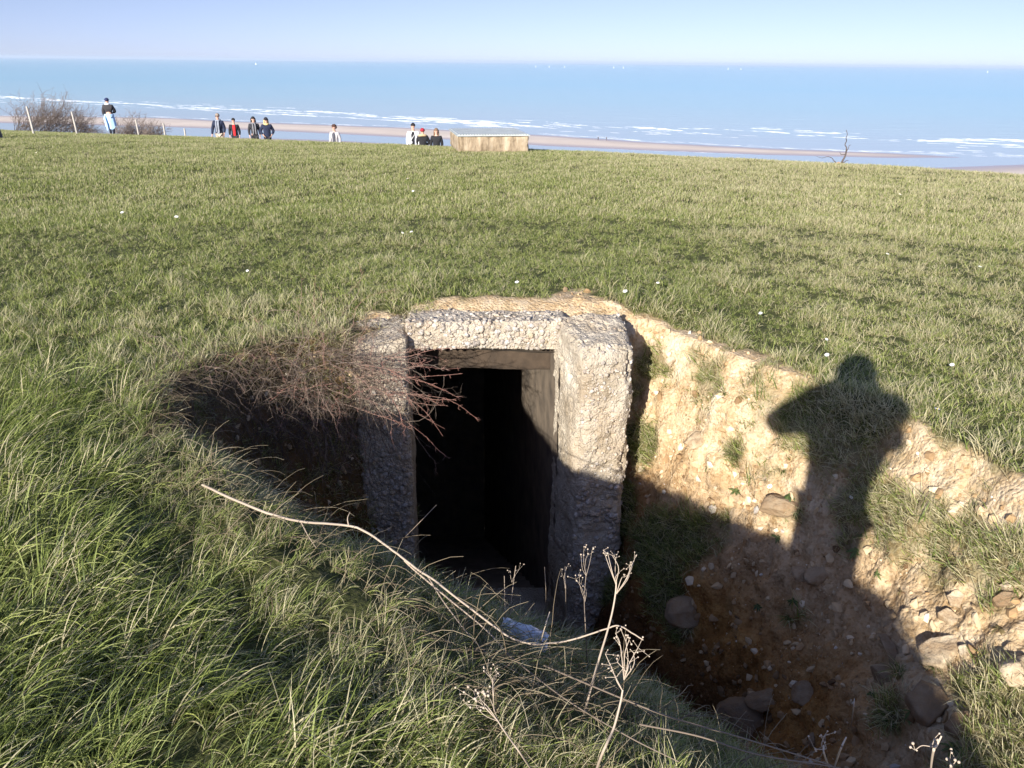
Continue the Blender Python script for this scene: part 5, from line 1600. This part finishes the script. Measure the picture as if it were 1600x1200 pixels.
# ------------------------------------------------------------------ boats far out
m_sail = simple_mat('sail', (0.85, 0.86, 0.87), 0.8, 0.03, 1)
m_hull = simple_mat('hull', (0.70, 0.72, 0.75), 0.6, 0.05, 1)
first = None
ordn = ['boat alone far out left of centre on the hazy horizon', 'boat leftmost of the five right of centre on the horizon', 'boat second from left among five right of centre on the horizon', 'boat third from left among five right of centre on the horizon', 'boat fourth from left among five right of centre on the horizon', 'boat rightmost of the five right of centre on the horizon', 'left boat of the pair far right of centre on the horizon', 'right boat of the pair far right of centre on the horizon', 'boat nearest the right edge on the hazy horizon']
for (px, lab) in zip([400, 837, 858, 882, 959, 974, 1138, 1158, 1545], ordn):
    a = ray_dir(px, 104); hv = Vector((a.x, a.y)).normalized()
    Dd = 6000.0
    loc = (hv.x * Dd, hv.y * Dd, Z_SEA)
    if first is None:
        first = thing('sailing_boat', 'tiny white sailing ' + lab, 'boat', loc, 0.4, 'boats on the horizon')
        first.scale = (0.6, 0.6, 0.6)
        g = Geo()
        g.add([(-6, -1.4, 0), (3, -1.6, 0), (7, 0, 0), (3, 1.6, 0), (-6, 1.4, 0), (-6.3, -1.7, 1.6), (3, -1.9, 1.7), (8, 0, 2.1), (3, 1.9, 1.7), (-6.3, 1.7, 1.6)], None, [(0, 1, 6, 5), (1, 2, 7, 6), (2, 3, 8, 7), (3, 4, 9, 8), (4, 0, 5, 9)])
        g.add([(-6.3, -1.7, 1.6), (3, -1.9, 1.7), (8, 0, 2.1), (3, 1.9, 1.7), (-6.3, 1.7, 1.6)], [(0, 1, 2), (0, 2, 3), (0, 3, 4)])
        obj('hull', g.mesh('hull', False), m_hull, first)
        g = Geo()
        g.tube([(0.5, 0, 1), (0.5, 0, 21)], .12, 6)
        g.add([(0.4, 0.05, 2.8), (-6, 0.3, 2.8), (-3.2, 0.55, 9), (0.4, 0.05, 20)], None, [(0, 1, 2, 3)])
        g.add([(0.8, 0.0, 18), (7.4, 0, 2.6), (1.5, .5, 3)], [(0, 1, 2)])
        obj('sail', g.mesh('sail', False), m_sail, first)
    else:
        c = first.copy(); C.objects.link(c); c.location = loc; c['label'] = 'tiny white sailing ' + lab
        for ch in list(first.children):
            d = ch.copy(); C.objects.link(d); d.parent = c

# ------------------------------------------------------------------ grass
def grass_mat(name, greens, straw, translucent=0.35):
    m, nt, b = new_mat(name)
    tone = attr(nt, 'tone').outputs['Fac']
    dryi = attr(nt, 'dry', 'INSTANCER').outputs['Fac']
    g = ramp(nt, tone, greens)
    st = ramp(nt, attr(nt, 'tip').outputs['Fac'], straw)
    # a blade is straw where its own random number falls under the dryness of its tuft
    k = maths(nt, 'LESS_THAN', attr(nt, 'rnd').outputs['Fac'], dryi)
    c = mix(nt, k, g, st)
    nt.links.new(c, b.inputs['Base Color'])
    b.inputs['Roughness'].default_value = 0.55
    b.inputs['Specular IOR Level'].default_value = 0.35
    t = nt.nodes.new('ShaderNodeBsdfTranslucent')
    nt.links.new(mix(nt, 0.6, c, mix(nt, 1.0, c, (1.0, 1.25, 0.5), 'MULTIPLY')), t.inputs[0])
    mx = nd(nt, 'ShaderNodeMixShader', Fac=translucent)
    nt.links.new(b.outputs[0], mx.inputs[1]); nt.links.new(t.outputs[0], mx.inputs[2])
    nt.links.new(mx.outputs[0], nt.nodes['Material Output'].inputs['Surface'])
    return m
GREENS = [(0.0, (0.075, 0.108, 0.022)), (0.45, (0.185, 0.225, 0.050)), (0.85, (0.33, 0.36, 0.105)), (1.0, (0.44, 0.44, 0.19))]
STRAW = [(0.0, (0.20, 0.155, 0.075)), (0.4, (0.46, 0.40, 0.23)), (1.0, (0.64, 0.58, 0.38))]
m_grass = grass_mat('grass_blades', GREENS, STRAW)

def tuft_mesh(name, n, rad, len_r, lean_r, width, spread, segs, seed, az_bias=None):
    """n blades; az_bias (degrees of scatter) makes them lean towards +X"""
    rng = np.random.default_rng(seed)
    V, F, tone, tip, rnd = [], [], [], [], []
    k = 0
    for i in range(n):
        a0 = rng.uniform(0, 6.283)
        r = rad * math.sqrt(rng.random())
        base = np.array((r * math.cos(a0), r * math.sin(a0), -0.008))
        az = rng.normal(0, R(az_bias)) if az_bias else rng.uniform(0, 6.283)
        L = rng.uniform(*len_r)
        lean = rng.uniform(*lean_r)
        d = np.array((math.cos(az), math.sin(az), 0))
        sd = np.array((-math.sin(az), math.cos(az), 0))
        tw = rng.normal(0, spread)
        w = width * rng.uniform(0.6, 1.25)
        s = np.linspace(0, 1, segs + 1)
        # integrate a heading that bends over along the blade
        ang = lean * (0.35 + 0.9 * s ** 1.3)
        dx = np.concatenate([[0], np.cumsum(np.sin(ang[1:]))]) * L / segs
        dz = np.concatenate([[0], np.cumsum(np.cos(ang[1:]))]) * L / segs
        side_off = tw * s ** 2 * L
        P = base + dx[:, None] * d + side_off[:, None] * sd + dz[:, None] * np.array((0, 0, 1))
        ww = w * np.clip(1 - s ** 2.2, 0.0, 1) * 0.5
        roll = rng.normal(0, 0.5)
        sv = sd * math.cos(roll) + np.array((0, 0, 1)) * math.sin(roll)
        A, B = P[:-1] - sv * ww[:-1, None], P[:-1] + sv * ww[:-1, None]
        V += [A, B, P[-1:]]
        m = segs
        for j in range(m - 1):
            F.append((k + j, k + m + j, k + m + j + 1)); F.append((k + j, k + m + j + 1, k + j + 1))
        F.append((k + m - 1, k + 2 * m - 1, k + 2 * m))
        t = rng.random()
        tone.append(np.full(2 * m + 1, t)); rnd.append(np.full(2 * m + 1, rng.random()))
        tip.append(np.concatenate([s[:-1], s[:-1], [1]]))
        k += 2 * m + 1
    return mesh_from(name, np.concatenate(V), np.array(F), {'tone': np.concatenate(tone), 'tip': np.concatenate(tip), 'rnd': np.concatenate(rnd)})

def collection_of(name, meshes, mat):
    col = bpy.data.collections.new(name)
    for i, me in enumerate(meshes):
        me.materials.append(mat)
        o = bpy.data.objects.new(me.name, me)
        col.objects.link(o)
    return col

def scatter_group(name, col):
    ng = bpy.data.node_groups.new(name, 'GeometryNodeTree')
    ng.interface.new_socket('Geometry', in_out='INPUT', socket_type='NodeSocketGeometry')
    ng.interface.new_socket('Geometry', in_out='OUTPUT', socket_type='NodeSocketGeometry')
    N = ng.nodes
    gi, go = N.new('NodeGroupInput'), N.new('NodeGroupOutput')
    ci = N.new('GeometryNodeCollectionInfo')
    ci.inputs[0].default_value = col
    ci.inputs[1].default_value = True
    ci.inputs[2].default_value = True
    iop = N.new('GeometryNodeInstanceOnPoints')
    iop.inputs['Pick Instance'].default_value = True
    def named(nm, ty):
        n = N.new('GeometryNodeInputNamedAttribute')
        n.data_type = ty
        n.inputs[0].default_value = nm
        return n.outputs[0]
    e2r = N.new('FunctionNodeEulerToRotation')
    ng.links.new(named('rot', 'FLOAT_VECTOR'), e2r.inputs[0])
    ng.links.new(gi.outputs[0], iop.inputs['Points'])
    ng.links.new(ci.outputs[0], iop.inputs['Instance'])
    ng.links.new(named('pick', 'INT'), iop.inputs['Instance Index'])
    ng.links.new(e2r.outputs[0], iop.inputs['Rotation'])
    ng.links.new(named('scl', 'FLOAT'), iop.inputs['Scale'])
    ng.links.new(iop.outputs[0], go.inputs[0])
    return ng

def scatter(name, P, Nrm, az, scl, pick, dryv, col, follow, label, cat):
    """one stuff object: tufts at P, standing between upright and the ground normal"""
    n = len(P)
    up = Nrm * follow + np.array((0, 0, 1.0)) * (1 - follow)
    up /= np.linalg.norm(up, axis=1)[:, None]
    d = np.stack([np.cos(az), np.sin(az), np.zeros(n)], 1)
    d = d - up * (d * up).sum(1)[:, None]
    d /= np.linalg.norm(d, axis=1)[:, None] + 1e-9
    e = np.cross(up, d)
    # columns: x=d, y=e, z=up
    ry = np.arcsin(np.clip(-d[:, 2], -1, 1))
    rx = np.arctan2(e[:, 2], up[:, 2])
    rz = np.arctan2(d[:, 1], d[:, 0])
    me = bpy.data.meshes.new(name)
    me.vertices.add(n)
    me.vertices.foreach_set('co', P.astype(np.float32).ravel())
    a = me.attributes.new('rot', 'FLOAT_VECTOR', 'POINT'); a.data.foreach_set('vector', np.stack([rx, ry, rz], 1).astype(np.float32).ravel())
    a = me.attributes.new('scl', 'FLOAT', 'POINT'); a.data.foreach_set('value', scl.astype(np.float32))
    a = me.attributes.new('pick', 'INT', 'POINT'); a.data.foreach_set('value', pick.astype(np.int32))
    a = me.attributes.new('dry', 'FLOAT', 'POINT'); a.data.foreach_set('value', dryv.astype(np.float32))
    o = obj(name, me, None, kind='stuff', label=label, cat=cat)
    md = o.modifiers.new('scatter', 'NODES')
    md.node_group = scatter_group(name, col)
    return o

# faces of the ground with their centre, area, normal and attributes
FQ = quads
fc = GV[FQ].mean(1)
e1, e2 = GV[FQ[:, 2]] - GV[FQ[:, 0]], GV[FQ[:, 3]] - GV[FQ[:, 1]]
fn = np.cross(e1, e2) * 0.5
fa = np.linalg.norm(fn, axis=1)
fn = fn / (fa[:, None] + 1e-12)
fturf = turf[FQ].mean(1)
fins = INS.ravel()[FQ[:, 0]]
fsb = SB.ravel()[FQ[:, 0]]
fdn, fdg, fdl = DN.ravel()[FQ[:, 0]], DG.ravel()[FQ[:, 0]], DL.ravel()[FQ[:, 0]]
Mi = np.array(CAM_ROT.transposed())
q = (fc - np.array((0, 0, EYE))) @ Mi.T
dep = -q[:, 2]
ppx, ppy = 800 + FPX * q[:, 0] / np.maximum(dep, 0.05), 600 - FPX * q[:, 1] / np.maximum(dep, 0.05)
dist = np.linalg.norm(fc - np.array((0, 0, EYE)), axis=1)
vis = (dep > 0.15) & (ppx > -420) & (ppx < 2020) & (ppy < 1650) & (fsb < 5.0)
near_cam = (np.hypot(fc[:, 0], fc[:, 1] + 0.2) < 2.2)
vis |= near_cam & (fc[:, 1] > -0.6)
conc = (fc[:, 0] > -0.98) & (fc[:, 0] < 0.9) & (fc[:, 1] > 4.8) & (fc[:, 1] < 5.25) & (fturf < 0.3)
conc |= (fc[:, 0] > -1.06) & (fc[:, 0] < 0.74) & (fc[:, 1] > 4.34) & (fc[:, 1] < 4.86) & (fc[:, 2] > -0.2)
conc |= (fc[:, 0] > -0.70) & (fc[:, 0] < 0.33) & (fc[:, 1] > 4.3) & (fc[:, 1] < 5.1) & (fc[:, 2] < -0.1)
vis &= ~conc

def sample(dens, seed):
    rng = np.random.default_rng(seed)
    w = dens * fa
    n = int(w.sum())
    cdf = np.cumsum(w); cdf /= cdf[-1]
    f = np.searchsorted(cdf, rng.random(n))
    f = np.minimum(f, len(FQ) - 1)
    u, v = rng.random(n)[:, None], rng.random(n)[:, None]
    a, b_, c_, d_ = [GV[FQ[f, i]] for i in range(4)]
    return f, a * (1 - u) * (1 - v) + b_ * u * (1 - v) + c_ * u * v + d_ * (1 - u) * v, rng

nz1 = fbm(fc[:, 0] * 0.5, fc[:, 1] * 0.5, 0 * fc[:, 0], 3, 201)
nz2 = fbm(fc[:, 0] * 2.0, fc[:, 1] * 2.0, 0 * fc[:, 0], 3, 211)
# where the grass is long: the foreground bank and the left of the pit; the field is cropped
longness = sstep(3.9, 2.6, fc[:, 1] + 0.5 * nz2 - np.clip(-fc[:, 0] - 1.5, 0, 6) * 0.42)
longness = np.where(fc[:, 0] > 1.4, 0, longness)
leftness = sstep(0.0, -2.5, fc[:, 0] + 0.25 * fc[:, 1] - 1.0) * sstep(7.0, 4.0, fc[:, 1])
rimness = np.exp(-(np.minimum(np.minimum(fdn, fdg), fdl) / 0.25) ** 2)
dryf = 0.37 + 0.22 * nz1 + 0.25 * nz2 + 0.22 * sstep(0.5, 4.0, fc[:, 0]) * sstep(2.0, 4.0, fc[:, 1]) + 0.18 * rimness + 0.10 * sstep(6, 20, fc[:, 1])
dryf = np.where(longness > 0.4, dryf * 0.95, dryf)
dryf = dryf + 0.42 * np.exp(-(((fc[:, 0] - 0.1) / 0.55) ** 2 + ((fc[:, 1] - 1.75) / 0.45) ** 2)) + 0.25 * np.exp(-(((fc[:, 0] + 1.2) / 0.5) ** 2 + ((fc[:, 1] - 2.9) / 0.3) ** 2))
shelf = fins & (fdg < fdn) & (fc[:, 1] < 3.9) & (fc[:, 0] > 1.2)
dryf = np.where(shelf, dryf + 0.25, dryf)
dryf = np.clip(dryf, 0.03, 0.92)

short_t = [tuft_mesh('short_tuft', 18, 0.035, (0.026, 0.062), (0.3, 1.5), 0.0036, 0.25, 3, 300 + i) for i in range(5)]
mid_t = [tuft_mesh('mid_tuft', 20, 0.04, (0.05, 0.13), (0.2, 1.25), 0.0038, 0.25, 4, 320 + i) for i in range(4)]
far_t = [tuft_mesh('far_tuft', 22, 0.13, (0.045, 0.095), (0.2, 1.2), 0.0075, 0.2, 2, 340 + i) for i in range(4)]
long_t = [tuft_mesh('long_tuft', 26, 0.05, (0.09, 0.25), (0.8, 1.95), 0.0046, 0.28, 6, 360 + i, 50) for i in range(5)]
col_field = collection_of('field_tufts', [*short_t], m_grass)
col_mid = collection_of('mid_tufts', [*mid_t], m_grass)
col_far = collection_of('far_tufts', [*far_t], m_grass)
col_long = collection_of('long_tufts', [*long_t], m_grass)

# cropped field, near part
dn_ = np.where(vis & (dist < 11), fturf * (1 - longness) * np.clip(1 + 0.9 * nz2, 0.4, 1.6) * 560 * np.clip(5.5 / dist, 0.45, 1.3), 0)
f, P, rng = sample(dn_, 401)
scatter('field_grass', P, fn[f], rng.uniform(0, 6.28, len(f)), rng.uniform(0.75, 1.3, len(f)) * (1 + 0.35 * nz2[f]), rng.integers(0, 5, len(f)), dryf[f], col_field, 0.5,
        'short cropped green and straw coloured grass of the field around the pit', 'grass')
# far field
df_ = np.where(vis & (dist >= 9.5), 115 * np.clip(16 / dist, 0.45, 1.3), 0)
f, P, rng = sample(df_, 402)
scatter('field_grass', P, fn[f], rng.uniform(0, 6.28, len(f)), rng.uniform(0.55, 1.05, len(f)) * (1 + 0.3 * nz2[f]), rng.integers(0, 4, len(f)), dryf[f], col_far, 0.5,
        'distant olive green grass of the field running out to the brink above the beach', 'grass')
# taller tussocks: left of the pit, round its rims and on the shelf
dm_ = np.where(vis & (dist < 11), fturf * (1 - longness) * (260 * leftness * (0.5 + np.clip(nz2 * 2, -0.4, 1)) + 170 * rimness * (fdg > 0.0) * np.where(fdl < fdn, 1.3, 0.6) + 110 * np.clip(nz2 * 2, 0, 1)), 0)
dm_ = np.clip(dm_, 0, None)
dm_ = np.where(fins & (fturf > 0.3) & (fdg < fdn) & vis, fturf * 420, dm_)
f, P, rng = sample(dm_, 403)
down_slope = np.arctan2(fn[f, 1], fn[f, 0])
azm = np.where(fn[f, 2] < 0.85, down_slope + rng.normal(0, 0.7, len(f)), rng.uniform(0, 6.28, len(f)))
scatter('tussock_grass', P, fn[f], azm, rng.uniform(0.7, 1.25, len(f)), rng.integers(0, 4, len(f)), dryf[f], col_mid, 0.55,
        'taller uneven grass round the rim of the pit and on its banks', 'grass')
# long grass of the bank in the foreground, lying over to the right
dl_ = np.where(vis, fturf * longness * 430, 0)
dl_ = np.where(fins & (fdn < fdg) & (fdn < fdl) & vis, fturf * 300, dl_)
f, P, rng = sample(dl_, 404)
swirl = 0.35 + 1.5 * fbm(P[:, 0] * 0.9, P[:, 1] * 0.9, 0 * P[:, 0], 2, 221)
scatter('long_grass', P, fn[f], swirl + rng.normal(0, 0.4, len(f)), rng.uniform(0.5, 1.05, len(f)) * np.clip(0.95 + 0.8 * nz2[f], 0.4, 1.35) * (1 - 0.45 * np.where(fins[f], 1, np.exp(-(fdn[f] / 0.3) ** 2))), rng.integers(0, 5, len(f)), dryf[f] * 0.8, col_long, 0.45,
        'long lush grass lying over to the right on the bank in the foreground', 'grass')

# loose stones on the bare earth
bare = np.where(fins & (fturf < 0.35) & (dist < 6.5) & vis, (1 - fturf) * (500 + 1500 * np.clip(nz2 + 0.1, 0, 1)), 0)
bare = np.where((~fins) & (fturf < 0.3) & (dist < 6.5) & vis, 700, bare)
f, P, rng = sample(bare, 405)
gV, gT, gA = [], [], []
rads = 0.0028 + 0.030 * rng.random(len(f)) ** 7
for i in range(len(f)):
    M = rand_rot(rng)
    sc = rads[i] * np.array((1, rng.uniform(0.6, 0.9), rng.uniform(0.4, 0.7)))
    bv = ICO1_V * (1 + 0.2 * rng.normal(size=(len(ICO1_V), 1)))
    gV.append((bv * sc) @ M.T + P[i] + fn[f[i]] * rads[i] * 0.15)
    gT.append(ICO1_F + i * len(ICO1_V))
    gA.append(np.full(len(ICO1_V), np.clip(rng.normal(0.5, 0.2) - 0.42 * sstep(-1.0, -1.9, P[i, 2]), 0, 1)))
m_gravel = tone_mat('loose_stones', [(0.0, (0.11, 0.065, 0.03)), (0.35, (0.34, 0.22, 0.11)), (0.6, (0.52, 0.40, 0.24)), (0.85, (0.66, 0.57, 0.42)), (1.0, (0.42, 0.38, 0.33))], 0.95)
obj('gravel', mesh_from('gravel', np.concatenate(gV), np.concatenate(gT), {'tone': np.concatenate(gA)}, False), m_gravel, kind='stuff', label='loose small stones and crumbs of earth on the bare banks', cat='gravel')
print('GRAVEL', len(f))

# ------------------------------------------------------------------ the air over the sea
m_haze = bpy.data.materials.new('haze_air')
m_haze.use_nodes = True
nt = m_haze.node_tree
nt.nodes.remove(nt.nodes['Principled BSDF'])
pv = nd(nt, 'ShaderNodeVolumePrincipled', Density=6.0e-5, Anisotropy=0.0)
pv.inputs['Color'].default_value = (0.66, 0.79, 0.93, 1)
nt.links.new(pv.outputs[0], nt.nodes['Material Output'].inputs['Volume'])
V = [(x * 62000, y, z) for z in (-36.0, 30.0) for x, y in ((-1, -500), (1, -500), (1, 62000), (-1, 62000))]
hz_me = mesh_from('haze', V, np.array([(3, 2, 1, 0), (4, 5, 6, 7), (0, 1, 5, 4), (1, 2, 6, 5), (2, 3, 7, 6), (3, 0, 4, 7)]), None, False)
obj('haze', hz_me, m_haze, kind='stuff', label='thin pale sea haze', cat='haze')
scene.cycles.volume_bounces = 0
